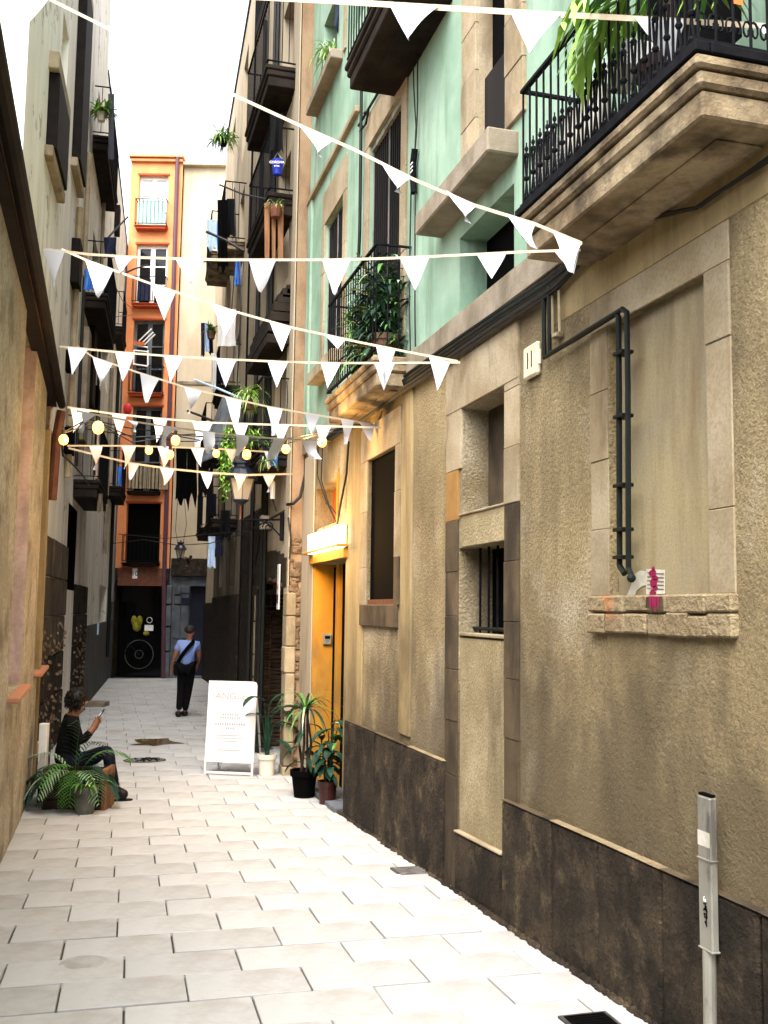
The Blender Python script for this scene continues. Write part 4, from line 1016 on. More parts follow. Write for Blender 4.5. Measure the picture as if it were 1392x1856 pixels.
# ---------------------------------------------------------------- festoon lights
t = T("festoon_lights", "string of glowing warm bulbs on black cable across the alley above the yellow door", "string lights", tuple(onL(116, 785, .3)))
A_, B_ = onL(116, 785, .3), onR(660, 768)
cab = MB()
for ofs in (0, 9):
    pts = [plane_hit(x, y+ofs*(1 if i % 2 else .2), A_, B_) for i, (x, y) in enumerate([(116, 783), (150, 764), (178, 765), (240, 793), (318, 788), (380, 792), (440, 796), (520, 795), (585, 783), (620, 774), (660, 768)])]
    cab.tube(pts, .006, 5)
cab.build("cable", m_cable, t)
for i, (x, y, k) in enumerate([(115, 797, 1.0), (178, 775, 1.25), (270, 816, .85), (308, 824, .9), (318, 798, 1.0), (392, 822, .8), (438, 806, 1.0), (447, 824, 1.0), (518, 814, .95), (584, 801, 1.1)]):
    c = plane_hit(x, y, A_, B_); rr = .042*k
    b = MB(); b.ball(c, rr, 10, 7, (1, 1, 1.15)); bl = b.build("bulb", m_bulb, t, smooth=True)
    b = MB(); b.tube([c+Vector((0, 0, rr*.9)), c+Vector((0, 0, rr*.9+.05))], .016, 7); b.build("socket", m_cable, bl)
    b = MB(); b.tube([c+Vector((0, 0, rr*.9+.04)), plane_hit(x, y-26*k, A_, B_)], .004, 4); b.build("drop_cable", m_cable, bl)
    if i in (0, 9):
        ld = bpy.data.lights.new("bulb_light", 'POINT'); ld.energy = 3 if i == 0 else 10; ld.color = (1, .58, .18); ld.shadow_soft_size = .05
        lo = bpy.data.objects.new("bulb_light", ld); COL.objects.link(lo); lo.location = c + Vector((.09 if i == 0 else -.12, -.05, 0)); lo.parent = bl

# ---------------------------------------------------------------- lit sign box over the yellow door
us0, us1 = R1.px(612, 972, .12)[0], R1.px(558, 985, .12)[0]
z0, z1 = R1.px(585, 998, .12)[1], R1.px(585, 961, .12)[1]
t = T("lit_sign_box", "glowing blank light box above the yellow doorway", "light box", tuple(R1.p(us0, .05, z0)))
b = MB(); b.cbox(R1, us0-.004, us1+.004, .016, .03, z0-.008, z1+.008, .006); b.build("case", m_yellow, t)
b = MB(); b.cbox(R1, us0, us1, .031, .12, z0, z1, .005); b.build("panel", m_lit, t)
ld = bpy.data.lights.new("added_sign_glow", 'POINT'); ld.energy = 22; ld.color = (1, .56, .15); ld.shadow_soft_size = .12  # added unseen point lamp that casts the warm wall glow around the sign
lo = bpy.data.objects.new("added_sign_glow", ld); COL.objects.link(lo); lo.location = R1.p((us0+us1)/2, .34, (z0+z1)/2+.02); lo.parent = t; lo.matrix_parent_inverse = Matrix.Translation(-t.location)
# loose wires dangling over the niche
b = MB()
for pts in ([(600, 805), (600, 850), (582, 800), ], ):
    pass
def rtube(px, o, r, mat, name, label=None, cat=None, par=None, n=6, group=None):
    """a pipe or wire fixed along the right wall through picture points"""
    b = MB(); P = [R1.p(*((lambda q: (q[0], o, q[1]))(R1.px(x, y, o)))) for x, y in px]
    b.tube(P, r, n); o_ = b.build(name, mat, par)
    if label: tag(o_, label, cat, group)
    return o_
w_ = T("loose_wires", "loose black wires looping over the orange niche above the lit sign", "wires", tuple(onR(600, 900)))
for px in ([(577, 800), (575, 860), (590, 905), (608, 945)], [(585, 805), (582, 870), (596, 915), (610, 948)], [(632, 800), (628, 860), (618, 910), (611, 950)], [(590, 912), (600, 918), (608, 930)]):
    rtube(px, .05, .007 if px[0][0] != 632 else .012, m_cable, "wire", par=w_)

# ---------------------------------------------------------------- pipes and cables on the right wall
t = T("cable_bundle", "thick bundle of black cables running along the top of the ochre wall", "cables", tuple(onR(800, 650)))
for k in range(5):
    dy = k*7.5
    px = [(590, 795+dy*.3), (640, 752+dy*.6), (700, 706+dy*.8), (800, 634+dy), (900, 566+dy), (985, 511+dy), (1010, 492+dy), (1060, 452+dy*.5)]
    rtube(px, .045+.012*(k % 2), .016 if k != 2 else .02, m_pipe if k < 3 else m_cable, "cable", par=t)
t2 = T("balcony_cables", "pair of thin black cables sagging beneath the big stone balcony", "cables", tuple(onR(1270, 377)))
rtube([(1050, 462), (1120, 425), (1180, 392), (1262, 377), (1300, 350), (1392, 292), (1480, 235)], .03, .010, m_cable, "cable", par=t2)
rtube([(1050, 458), (1110, 424), (1180, 398), (1270, 374), (1392, 285), (1480, 225)], .03, .007, m_cable, "cable", par=t2)
rtube([(1056, 455), (1150, 395), (1300, 265), (1391, 198), (1470, 135)], .03, .014, m_cable, "cable", par=t2)
t = T("conduit_pipes", "pair of black conduit pipes turning down over the blind window", "pipe", tuple(onR(1130, 800)))
rtube([(986, 520), (986, 600), (987, 648), (1050, 610), (1118, 568), (1121, 575), (1122, 700), (1123, 1025), (1132, 1040)], .045, .015, m_pipe, "pipe", par=t, n=8)
rtube([(995, 516), (996, 600), (996, 641), (1060, 602), (1128, 560), (1136, 566), (1138, 700), (1139, 1030), (1146, 1048)], .05, .014, m_pipe, "pipe", par=t, n=8)
for yy in (640, 755, 880, 960, 1010):
    b = MB(); u, z = R1.px(1131, yy, .03); b.cbox(R1, u-.045, u+.045, .0, .07, z-.009, z+.009, .003); b.build("pipe_clip", m_pipe, t)
b = MB(); u, z = R1.px(1146, 1048, .05); b.ball(R1.p(u, .055, z), .022, 8, 6); b.build("pipe_end", m_pipe, t)
t = T("beige_conduit", "pale beige bent conduit beside the black pipes", "conduit", tuple(onR(1005, 560)))
rtube([(1000, 505), (1001, 560), (1002, 606)], .035, .011, m_beige, "pipe", par=t)
rtube([(1002, 500), (1013, 494), (1014, 550), (1015, 602)], .035, .010, m_beige, "pipe", par=t)
b = MB(); u, z = R1.px(1009, 608, .03); b.cbox(R1, u-.03, u+.03, .0, .05, z-.012, z+.012, .004); b.build("pipe_clip", m_beige, t)
t = T("black_downpipe", "thin black downpipe on the green wall beside the tall shuttered door", "pipe", tuple(onR(653, 300)))
rtube([(655, 165), (654, 260), (652, 420), (650, 468)], .05, .018, m_pipe, "pipe", par=t, n=8)
rtube([(650, 228), (690, 160), (750, 62)], .04, .014, m_cable, "cable", par=t)
rtube([(660, 205), (668, 200), (663, 225), (652, 238)], .05, .012, m_pipe, "pipe_loop", par=t)
t = T("cable_splice", "black cable splice with white marks hanging on the green wall", "cable splice", tuple(onR(750, 310)))
rtube([(748, 70), (750, 160), (754, 230), (752, 275)], .03, .006, m_cable, "cable", par=t)
rtube([(757, 72), (757, 180), (755, 240), (752, 275)], .03, .006, m_cable, "cable", par=t)
rtube([(752, 270), (749, 295), (749, 325), (750, 350)], .04, .03, m_iron, "splice_sleeve", par=t, n=8)
for yy in (296, 303, 310):
    u, z = R1.px(746, yy, .075); b = MB(); b.box(R1, u-.02, u+.035, .071, .076, z-.006, z+.006); b.build("white_mark", m_white, t)
rtube([(745, 350), (743, 450), (742, 560), (744, 640)], .03, .007, m_cable, "cable", par=t)
rtube([(753, 350), (752, 450), (752, 560), (753, 628)], .03, .007, m_cable, "cable", par=t)

# ---------------------------------------------------------------- house number, poster scrap, post
u0, z0 = R1.px(974, 677, .03); u1, z1 = R1.px(949, 632, .03)
t = T("house_number_tile", "small cream relief tile with the number 11 beside the black pipes", "house number", tuple(R1.p(u0, .0, z0)))
b = MB(); b.cbox(R1, u0, u1, .0, .035, z0, z1, .012); b.cbox(R1, u0-.012, u1+.012, .0, .028, z0+.05, z1-.05, .012); b.build("tile", m_tile, t)
text("11", "number", (z1-z0)*.72, m_black, t, R1.p((u0+u1)/2, .0365, (z0+z1)/2), (0, -1, 0), (-1, 0, 0), sx=.75)
u0, z0 = R1.px(1204, 1098, .05); u1, z1 = R1.px(1171, 1031, .05)
t = T("poster_scrap", "torn notice with smeared magenta paint on the crumbled sill", "poster", tuple(R1.p(u0, .0, z0)))
def flat(px, o, mat, name):
    P = []
    for x, y in px: u, z = R1.px(x, y, o); P.append((u, z))
    b = MB(); n = len(P); V = [R1.p(u, o, z) for u, z in P] + [R1.p(u, o-.0015, z) for u, z in P]
    b.add(V, [tuple(range(n)), tuple(range(n, 2*n))[::-1]] + [(i, (i+1) % n, n+(i+1) % n, n+i) for i in range(n)]); return b.build(name, mat, t)
flat([(1136, 1080), (1143, 1062), (1151, 1040), (1160, 1034), (1172, 1036), (1176, 1060), (1164, 1062), (1154, 1070), (1150, 1081)], -.046, m_smear, "white_smear")
flat([(1171, 1031), (1205, 1033), (1205, 1076), (1171, 1078)], -.0445, m_smear, "paper")
for k in range(5): flat([(1173, 1037+7*k), (1203, 1039+7*k), (1203, 1041+7*k), (1173, 1039+7*k)], -.0425, m_greyband, "paper_line")
flat([(1171, 1082), (1200, 1081), (1201, 1100), (1170, 1101)], .043, m_frame_dk, "paper")
for k, (x, y, r_) in enumerate(((1184, 1031, 4), (1182, 1040, 8), (1188, 1047, 5), (1184, 1056, 8), (1187, 1066, 5), (1183, 1074, 6))):
    flat([(x+r_*math.cos(a)*random.uniform(.6, 1.1), y+r_*1.1*math.sin(a)*random.uniform(.6, 1.1)) for a in [i*.7 for i in range(9)]], -.041, m_magenta, "magenta_smear")
for x0, y1 in ((1178, 1104), (1183, 1100), (1187, 1108), (1192, 1103)):
    flat([(x0-2.5, 1081), (x0+2.5, 1081), (x0+1.2, y1), (x0-.8, y1)], .046, m_magenta, "magenta_drip")
# ---- the post against the wall
ug, zg = R1.px(1277, 1858, .09)
up0, up1 = R1.px(1289, 1500, .08)[0], R1.px(1265, 1500, .08)[0]
zt_ = R1.px(1278, 1447, .1)[1]; zm_ = R1.px(1278, 1727, .1)[1]
t = T("steel_post", "scuffed grey steel cable duct standing against the dark plinth at lower right", "post", tuple(R1.p(up0, .08, gz(up0))))
b = MB(); b.cbox(R1, up0, up1, .050, .084, zm_, zt_, .006); b.build("duct", m_steel, t)
b = MB(); b.cbox(R1, up0+.004, up1-.004, .053, .08, zt_+.001, zt_+.012, .003); b.build("duct_cap", m_black, t)
b = MB(); b.tube([R1.p((up0+up1)/2+.008, .066, gz(up0)-.1), R1.p((up0+up1)/2+.004, .066, zm_)], .027, 12); b.build("tube", m_steel, t, smooth=False)
for z in (zm_+.006, zt_-.25):
    b = MB(); b.cbox(R1, up0-.004, up1+.002, .049, .088, z-.005, z+.003, .002); b.build("strap", m_steel, t)
b = MB(); b.cbox(R1, up0+.006, up1-.004, .0842, .0852, zt_-.20, zt_-.14, .0004); b.build("sticker_scrap", m_smear, t)
def scrawl(pts, uc, zc_, sc, o, mat, name, par, r=.003):
    b = MB(); b.tube([R1.p(uc-x*sc, o, zc_+y*sc) for x, y in pts], r, 4); return b.build(name, mat, par)
zc_ = R1.px(1278, 1660, .126)[1]; uc = (up0+up1)/2-.004
scrawl([(-.3, 2.6), (-.6, 2.2), (-.4, 1.7), (.1, 1.8), (0, 2.2), (-.4, 2.0)], uc, zc_, .021, .0855, m_white, "graffiti_mark", t, .002)
scrawl([(-.6, 1.2), (.5, 1.5), (-.1, 1.3), (.0, .5)], uc, zc_, .021, .0855, m_black, "graffiti_mark", t)
scrawl([(-.6, .0), (.2, .9), (.6, -.1), (-.3, .3), (.4, .35)], uc, zc_, .021, .0855, m_black, "graffiti_mark", t)
scrawl([(.5, -.4), (-.5, -.6), (-.2, -1.3), (.6, -1.2), (.3, -.5), (.2, -1.8), (.4, -2.8), (-.2, -2.0)], uc, zc_, .021, .0855, m_black, "graffiti_mark", t)

# ---------------------------------------------------------------- covers and the puddle in the paving
def cover(px, wd, dp, label, round_=False, mat=m_manhole):
    p = gpt(*px); z = gz(p.y)
    t = T("drain_cover", label, "drain cover", (p.x, p.y, z))
    if round_:
        b = MB(); b.lathe((p.x, p.y, z), [(wd/2+.03, -.02), (wd/2+.03, .004)], 28, 1, dp/wd); b.build("rim", m_joint if mat is m_manhole else m_plug, t)
        b = MB(); b.lathe((p.x, p.y, z), [(wd/2, -.01), (wd/2, .008)], 28, 1, dp/wd); b.build("lid", mat, t)
        if mat is m_manhole:
            b = MB()
            for k in range(70):
                a = random.uniform(0, 6.28); rr = wd/2*.93*random.random()**.5
                q = (p.x+rr*math.cos(a), p.y+rr*math.sin(a)*dp/wd)
                b.lathe((q[0], q[1], z+.008), [(.022, 0), (.016, .007)], 4, 1, 1, random.random()*3)
            b.build("raised_studs", m_iron, t, kind="stuff")
    else:
        fr = Fr((p.x, p.y), (1, 0), (0, 1))
        b = MB(); b.box(fr, -wd/2-.02, wd/2+.02, -dp/2-.02, dp/2+.02, z-.02, z+.004); b.build("rim", m_joint, t)
        b = MB(); b.box(fr, -wd/2, wd/2, -dp/2, dp/2, z-.01, z+.008); b.build("lid", mat, t)
        for k in range(6):
            b = MB(); b.box(fr, -wd/2+.02, wd/2-.02, -dp/2+dp*(k+.3)/6, -dp/2+dp*(k+.7)/6, z+.008, z+.011); b.build("lid_rib", mat, t)
cover((262, 1378), .52, .40, "oval cast iron drain cover with studs in front of the seated woman", True)
cover((750, 1579), .26, .22, "small square cover beside the foot of the ochre wall")
cover((1072, 1853), .20, .15, "small black square cover at the bottom edge by the steel post", mat=m_black)
cover((152, 1748), .20, .20, "pale round plug set in the paving at lower left", True, m_plug)
p = gpt(279, 1345)
b = MB(); V = []
out = [(-.25, .13), (-.1, .15), (.02, .14), (.22, .15), (.21, .06), (.27, -.03), (.40, -.10), (.2, -.11), (.08, -.14), (-.02, -.18), (-.1, -.13), (-.34, -.11), (-.16, -.05), (-.24, .03)]
b.add([(p.x+x*1.15, p.y+y*2.6, gz(p.y)+.006) for x, y in out]+[(p.x+.05, p.y, gz(p.y)+.006)], [(i, (i+1) % len(out), len(out)) for i in range(len(out))])
struct(b.build("puddle", m_water))
p = gpt(285, 1388)

# ---------------------------------------------------------------- the sign board
sb = gpt(419, 1403); dS = (sb-CAM).dot(HD)
fS = Fr((sb.x, sb.y), (RT0*.985 - HD*.17), (-HD*.985 - RT0*.17)); zS = gz(sb.y)
k_ = dS/F_PX
Wd, Hd = 90*k_*1.0, 163*k_
t = T("sign_board", "white folding pavement sign with faint lettering beside the white flower pot", "sign board", (sb.x, sb.y, zS))
lean = .10
def SP(u, v, o=0):      # on the leaning front face
    return fS.p(u, o - lean*(v/Hd)*1.0, zS + v)
b = MB()
for (u0, u1, v0, v1, o0, o1) in ((-Wd/2, Wd/2, .16, Hd, .1, .125),):
    ch = .05; V = []
    prof = [(u0, v0), (u1, v0), (u1, v1-ch), (u1-ch*.3, v1-ch*.3), (u1-ch, v1), (u0, v1)]
    V = [SP(u, v, o0) for u, v in prof] + [SP(u, v, o1) for u, v in prof]; n = len(prof)
    b.add(V, [tuple(range(n)), tuple(range(n, 2*n))[::-1]] + [(i, (i+1) % n, n+(i+1) % n, n+i) for i in range(n)])
b.build("panel", m_board, t)
for sg in (-1, 1):
    b = MB(); u = sg*(Wd/2-.014)
    b.add([SP(u+a, v, o) for v in (0, .158) for o in (.1, .128) for a in (-.012, .012)], ((0, 1, 3, 2), (4, 6, 7, 5), (0, 4, 5, 1), (2, 3, 7, 6), (0, 2, 6, 4), (1, 5, 7, 3))); b.build("leg", m_board, t)
    b = MB(); u = sg*(Wd/2-.03); q = [SP(u, Hd-.05, .09), fS.p(u, -.36, zS)]
    b.tube(q, .014, 6); b.build("rear_leg", m_board, t)
b = MB(); V = [SP(u, v, o) for v in (.02, .045) for o in (.1, .128) for u in (-Wd/2+.027, Wd/2-.027)]
b.add(V, ((0, 1, 3, 2), (4, 6, 7, 5), (0, 4, 5, 1), (2, 3, 7, 6), (0, 2, 6, 4), (1, 5, 7, 3))); b.build("crossbar", m_board, t)
b = MB()
for sg in (-1, 1): b.cbox(fS, sg*(Wd/2-.02)-.012, sg*(Wd/2-.02)+.012, .127, .132, zS+.16, zS+Hd-.02, .002)
zdir = (fS.N + Vector((0, 0, lean/Hd))).normalized()
text("ANGLE", "lettering", .115, m_printp, t, SP(-.02, Hd-.19, .1262), tuple(fS.U), tuple(zdir), .0006, sx=1.15)
for v, n, wv in ((Hd-.43, 7, .024), (Hd-.47, 9, .024), (Hd-.55, 13, .028), (Hd-.60, 4, .026)):
    for j in range(n):
        u = -.01 + (j-(n-1)/2)*.031
        b = MB(); q = [SP(u+a, v+c, .127) for a, c in ((-.009, 0), (.009, 0), (.009, wv), (-.009, wv))]; b.quad(*q)
        b.build("print_mark", m_print, t)
for v, wv in ((Hd-.68, .36), (Hd-.715, .36), (Hd-.75, .2), (Hd-.86, .3)):
    b = MB(); b.quad(*[SP(-.01+a, v+c, .127) for a, c in ((-wv/2, 0), (wv/2, 0), (wv/2, .008), (-wv/2, .008))]); b.build("print_line", m_print, t)

# ---------------------------------------------------------------- pots and plants on the street
def pot(parent, c, r0, r1, h, mat, rim=True, ribs=0):
    b = MB(); prof = [(r0, 0), (r0*.3+r1*.7, h*.7)]
    if rim: prof += [(r1*.97, h*.78), (r1*1.06, h*.785), (r1*1.08, h), (r1*.94, h), (r1*.92, h*.86)]
    else: prof += [(r1, h), (r1*.92, h), (r1*.9, h*.86)]
    b.lathe(c, prof, 20); b.build("pot", mat, parent, smooth=False)
    b = MB(); b.lathe(c, [(r1*.5, h*.8), (r1*.95, h*.88), (.01, h*.9)], 14); b.build("soil", m_soil, parent)
def bigleaf(parent, base, d, L, W, mat, droop=.6, name="leaf", n=7):
    """a broad pointed leaf with a channelled midrib"""
    p = Vector(base); d = Vector(d).normalized(); V = []; st = L/n
    for i in range(n+1):
        t_ = i/n; side = d.cross(Vector((0, 0, 1))); side = side.normalized() if side.length > .05 else Vector((1, 0, 0))
        ww = W*math.sin(math.pi*min(1, t_*.92+.04))**.8/2 if i < n else .001
        up = side.cross(d)
        V += [p-side*ww+up*ww*.35, p, p+side*ww+up*ww*.35]
        p = p+d*st; d = (d+Vector((0, 0, -droop/n*1.6))).normalized()
    b = MB(); b.add(V, [f for i in range(n) for f in ((3*i, 3*i+1, 3*i+4, 3*i+3), (3*i+1, 3*i+2, 3*i+5, 3*i+4))])
    return b.build(name, mat, parent, smooth=True)
wp = gpt(483, 1405)
t = T("potted_plant", "white ribbed pot with a tall dark large-leaved plant beside the white sign", "potted plant", (wp.x, wp.y, gz(wp.y)))
c = Vector((wp.x, wp.y, gz(wp.y))); k_ = (c-CAM).dot(HD)/F_PX
pot(t, c, 13*k_, 16.5*k_, 37*k_, m_potw)
top = c+Vector((0, 0, 33*k_))
b = MB(); tip = top+Vector((0, 0, 70*k_))
b.tube([top, top+Vector((.01, .01, 35*k_)), tip], [.03, .028, .02], 7); b.build("stem", m_leaf_d, t)
for i, (dx, dy, sx, L, W, md) in enumerate([(-26, 45, -1, .42, .15, m_leaf_d), (-18, 85, -.5, .30, .14, m_leaf_d), (16, 30, .9, .36, .13, m_leaf_d), (14, 100, .6, .38, .14, m_leaf_d), (-8, 120, -.3, .40, .12, m_leaf_d),
                                          (22, 70, 1, .45, .13, m_leaf_d), (-24, 18, -1, .26, .12, m_leaf_d), (4, 110, .2, .40, .10, m_leaf_d), (12, 60, .7, .34, .13, m_leaf_d)]):
    e = top + RT0*(dx*k_*.55) + Vector((0, 0, dy*k_*.8)) + HD*random.uniform(-.12, .12)
    b = MB(); b.tube([top, top.lerp(e, .5)+Vector((0, 0, .05)), e], [.012, .009, .006], 5); b.build("stalk", m_leaf_d, t)
    bigleaf(t, e, RT0*sx + Vector((0, 0, .35)) + HD*random.uniform(-.5, .2), L, W, md, 1.3)
mp = gpt(593, 1457)
t = T("potted_plant", "maroon pot with a bushy dark leafy plant on the doorstep corner", "potted plant", (mp.x, mp.y, gz(mp.y)))
c = Vector((mp.x, mp.y, gz(mp.y))); k_ = (c-CAM).dot(HD)/F_PX
pot(t, c, 14*k_, 17*k_, 40*k_, m_potm); top = c+Vector((0, 0, 36*k_))
for j in range(5):
    a = j*1.3; e = top+Vector((.09*math.cos(a), .09*math.sin(a), random.uniform(.35, .75)))
    b = MB(); b.tube([top+Vector((.03*math.cos(a), .03*math.sin(a), 0)), top.lerp(e, .5), e], [.014, .01, .006], 5); b.build("stem", m_leaf_d, t)
    for q in range(7):
        z_ = .25+.75*q/6; pp = top.lerp(e, z_); an = random.uniform(0, 6.28)
        bigleaf(t, pp, Vector((math.cos(an), math.sin(an), .25)), random.uniform(.16, .30), random.uniform(.06, .10), random.choice([m_leaf_d, m_leaf_d, m_leaf_d, m_leaf]), 1.2, n=5)
bigleaf(t, top+Vector((0, 0, .62)), RT0*.9-HD*.3+Vector((0, 0, .3)), .3, .09, m_leaf_v, .8)
sp = gpt(548, 1392)
t = T("potted_plant", "tall dark pot of arching strap leaves with a variegated crown by the yellow door", "potted plant", (sp.x, sp.y, gz(sp.y)))
c = R1.p(11.2, .22, gz(11.2)); k_ = (c-CAM).dot(HD)/F_PX
pot(t, c, .11, .15, .30, m_black)
for q in range(4):
    b = MB(); b.tube([c+Vector((.04*math.cos(q*1.7), .04*math.sin(q*1.7), .26)), c+Vector((.07*math.cos(q*1.7+1), .07*math.sin(q*1.7+1), .6)), c+Vector((.02*math.cos(q*1.7), .02*math.sin(q*1.7), .95))], [.018, .014, .012], 6); b.build("stem", m_woodbox, t)
for q in range(9):
    bigleaf(t, c+Vector((0, 0, .3+.06*q)), Vector((math.cos(q*2.4), math.sin(q*2.4), .3)), .32, .06, m_leaf_d, 1.2)
top = c+Vector((0, 0, .94))
for j in range(42):
    a = random.uniform(0, 6.28); el = random.uniform(.15, 1.3)
    b = MB(); b.blade(top, (math.cos(a)*math.cos(el), math.sin(a)*math.cos(el), math.sin(el)), random.uniform(.38, .66), random.uniform(.022, .036), random.uniform(1.0, 1.9), 7); b.build("leaf", random.choice([m_leaf_v, m_leaf, m_leaf, m_leaf_d, m_leaf_d]), t)
bigleaf(t, top, -RT0*.8+Vector((0, 0, .45)), .42, .11, m_leaf_d, .9)

# planter group on the left
lp = gpt(128, 1468); zl_ = gz(lp.y); kl = (lp-CAM).dot(HD)/F_PX
fP = Fr((lp.x, lp.y), tuple(RT0)[:2], tuple(-HD)[:2])
t = T("wooden_planter", "dark wooden trough planter full of palm fronds by the seated woman", "planter", (lp.x, lp.y, zl_))
pw0, pw1 = -50*kl, 60*kl; ph = 68*kl
for j in range(4):
    z0 = zl_+ph*j/4
    b = MB(); b.cbox(fP, pw0, pw1, -.02, .0, z0+.004, z0+ph/4-.004, .005); b.build("board", m_woodbox, t)
    b = MB(); b.cbox(fP, pw0, pw1, -.32, -.30, z0+.004, z0+ph/4-.004, .005); b.build("board", m_woodbox, t)
for u in (pw0, pw1-.03):
    b = MB(); b.cbox(fP, u-.01, u+.04, -.325, .006, zl_, zl_+ph+.02, .006); b.build("end_board", m_woodbox if u < 0 else m_wood, t)
b = MB(); b.box(fP, pw0+.02, pw1-.03, -.30, -.02, zl_+.1, zl_+ph*.85); b.build("soil", m_soil, t)
base = fP.p((pw0+pw1)/2, -.15, zl_+ph*.85)
for (dx, dy, dz, L, mt) in [(-.5, .1, .9, .62, m_leaf_v), (-.9, -.1, .55, .6, m_leaf_d), (.05, -.1, 1, .66, m_leaf), (.55, -.2, .8, .62, m_leaf_d), (.95, -.1, .45, .7, m_leaf_d), (.3, -.7, .6, .5, m_leaf),
                            (-.3, -.7, .6, .55, m_leaf_v), (-.75, -.5, .35, .55, m_leaf_d), (.7, -.5, .3, .6, m_leaf_d), (-.1, -.9, .25, .45, m_leaf), (.1, .3, .9, .6, m_leaf_d), (-.65, .2, .7, .5, m_leaf_d), (.45, .1, 1, .6, m_leaf), (-.2, -.6, .8, .6, m_leaf), (.5, -.6, .5, .6, m_leaf_v), (-1, -.2, .3, .55, m_leaf_v), (.15, -.8, .45, .55, m_leaf), (-.5, -.8, .4, .5, m_leaf_d), (.85, .0, .75, .6, m_leaf_d)]:
    b = MB(); b.frond(base-RT0*.05+RT0*(dx*.13)+HD*(dy*.05), RT0*dx+HD*dy+Vector((0, 0, dz)), L*(.70 if dx > .5 else .92 if dx < -.6 else 1.05), 1.6, .20, .021, 15); b.build("frond", mt, t)
gp_ = gpt(153, 1474); zq = gz(gp_.y)
t = T("potted_plant", "grey bucket pot with bright leafy plant in front of the wooden planter", "potted plant", (gp_.x, gp_.y, zq))
c = Vector((gp_.x, gp_.y, zq)); pot(t, c, .09, .125, .27, m_potg)
for j in range(40):
    a = random.uniform(0, 6.28); el = random.uniform(.2, 1.3)
    bigleaf(t, c+Vector((.06*math.cos(a), .06*math.sin(a), .25)), (math.cos(a)*math.cos(el), math.sin(a)*math.cos(el), math.sin(el)), random.uniform(.14, .3), .03, random.choice([m_leaf, m_leaf, m_leaf_l, m_leaf_d]), 1.4, n=4)
pp_ = gpt(200, 1440); c = Vector((pp_.x-.1, pp_.y+.05, gz(pp_.y)+ph*.8))

# ---------------------------------------------------------------- the seated woman
dW = (gpt(212, 1449)-CAM).dot(HD); kW = dW/F_PX
def WP(x, y, dd=0): return PT(x, y, dW+dd)
gy = gpt(212, 1449)
bench_c = WP(120, 1445); zb = gz(bench_c.y)
fB = Fr((bench_c.x, bench_c.y), tuple(RT0)[:2], tuple(-HD)[:2])
t = T("stone_bench", "low stone bench against the left wall under the seated woman", "bench", (bench_c.x, bench_c.y, zb))
zseat = WP(120, 1401).z
b = MB(); b.cbox(fB, -.30, .22, -.28, .30, zseat-.09, zseat, .012); b.build("seat", m_frame_dk, t)
b = MB(); b.cbox(fB, -.24, .14, -.24, .24, zb-.1, zseat-.092, .012); b.build("base", m_stoneL, t)
b = MB(); b.cbox(fB, -.235, -.15, .20, .29, zseat+.002, zseat+.56, .006); b.build("white_post", m_white, t)
t = T("person", "woman with dark curly hair in black sitting on the bench looking at her phone", "woman", (gy.x, gy.y, gz(gy.y)))
J = {
 'pel': (WP(122, 1388), .125), 'waist': (WP(121, 1360), .115), 'chest': (WP(124, 1326), .125), 'nb': (WP(131, 1297), .075), 'neck': (WP(136, 1288), .052),
 'hb': (WP(141, 1279), .07), 'hm': (WP(143, 1270), .092), 'crown': (WP(141, 1256), .07), 'chin': (WP(153, 1283), .030), 'nose': (WP(159, 1275, -.01), .013),
 'hipL': (WP(134, 1388, -.09), .095), 'kneeL': (WP(194, 1362, -.10), .062), 'ankL': (WP(207, 1431, -.08), .042), 'toeL': (WP(228, 1442, -.08), .03),
 'hipR': (WP(134, 1387, .10), .095), 'kneeR': (WP(199, 1358, .13), .062), 'ankR': (WP(199, 1430, .14), .042), 'toeR': (WP(219, 1438, .14), .03),
 'shL': (WP(130, 1305, -.15), .058), 'elL': (WP(145, 1347, -.17), .045), 'wrL': (WP(170, 1318, -.08), .028), 'paL': (WP(174, 1309, -.06), .03),
 'shR': (WP(130, 1304, .15), .058), 'elR': (WP(146, 1346, .17), .045), 'wrR': (WP(172, 1320, .06), .028), 'paR': (WP(176, 1312, .03), .028)}
Ed = [('pel', 'waist'), ('waist', 'chest'), ('chest', 'nb'), ('nb', 'neck'), ('neck', 'hb'), ('hb', 'hm'), ('hm', 'crown'), ('hb', 'chin'), ('hm', 'nose'),
      ('pel', 'hipL'), ('hipL', 'kneeL'), ('kneeL', 'ankL'), ('ankL', 'toeL'), ('pel', 'hipR'), ('hipR', 'kneeR'), ('kneeR', 'ankR'), ('ankR', 'toeR'),
      ('chest', 'shL'), ('shL', 'elL'), ('elL', 'wrL'), ('wrL', 'paL'), ('chest', 'shR'), ('shR', 'elR'), ('elR', 'wrR'), ('wrR', 'paR')]
def fingers(J, Ed, palm, tips, r=.0085):
    for i, (a, b_) in enumerate(tips):
        k0 = f'{palm}k{i}'; k1 = f'{palm}m{i}'; k2 = f'{palm}t{i}'
        J[k1] = (a.lerp(b_, .5)+Vector((0, 0, .006)), r); J[k2] = (b_, r*.8); Ed += [(palm, k1), (k1, k2)]
for pm, dd, sg in (('paL', -.06, 1), ('paR', .03, 1)):
    P0 = J[pm][0]
    fingers(J, Ed, pm, [(P0+RT0*.01+Vector((0, 0, .01+.012*i)), P0+RT0*(.05-.004*i)+Vector((0, 0, .022+.016*i))-HD*(.012*i if pm == 'paL' else -.012*i)) for i in range(4)] +
            [(P0-RT0*.005, P0-RT0*.012+Vector((0, 0, .062)))])
BJ = dict(J)
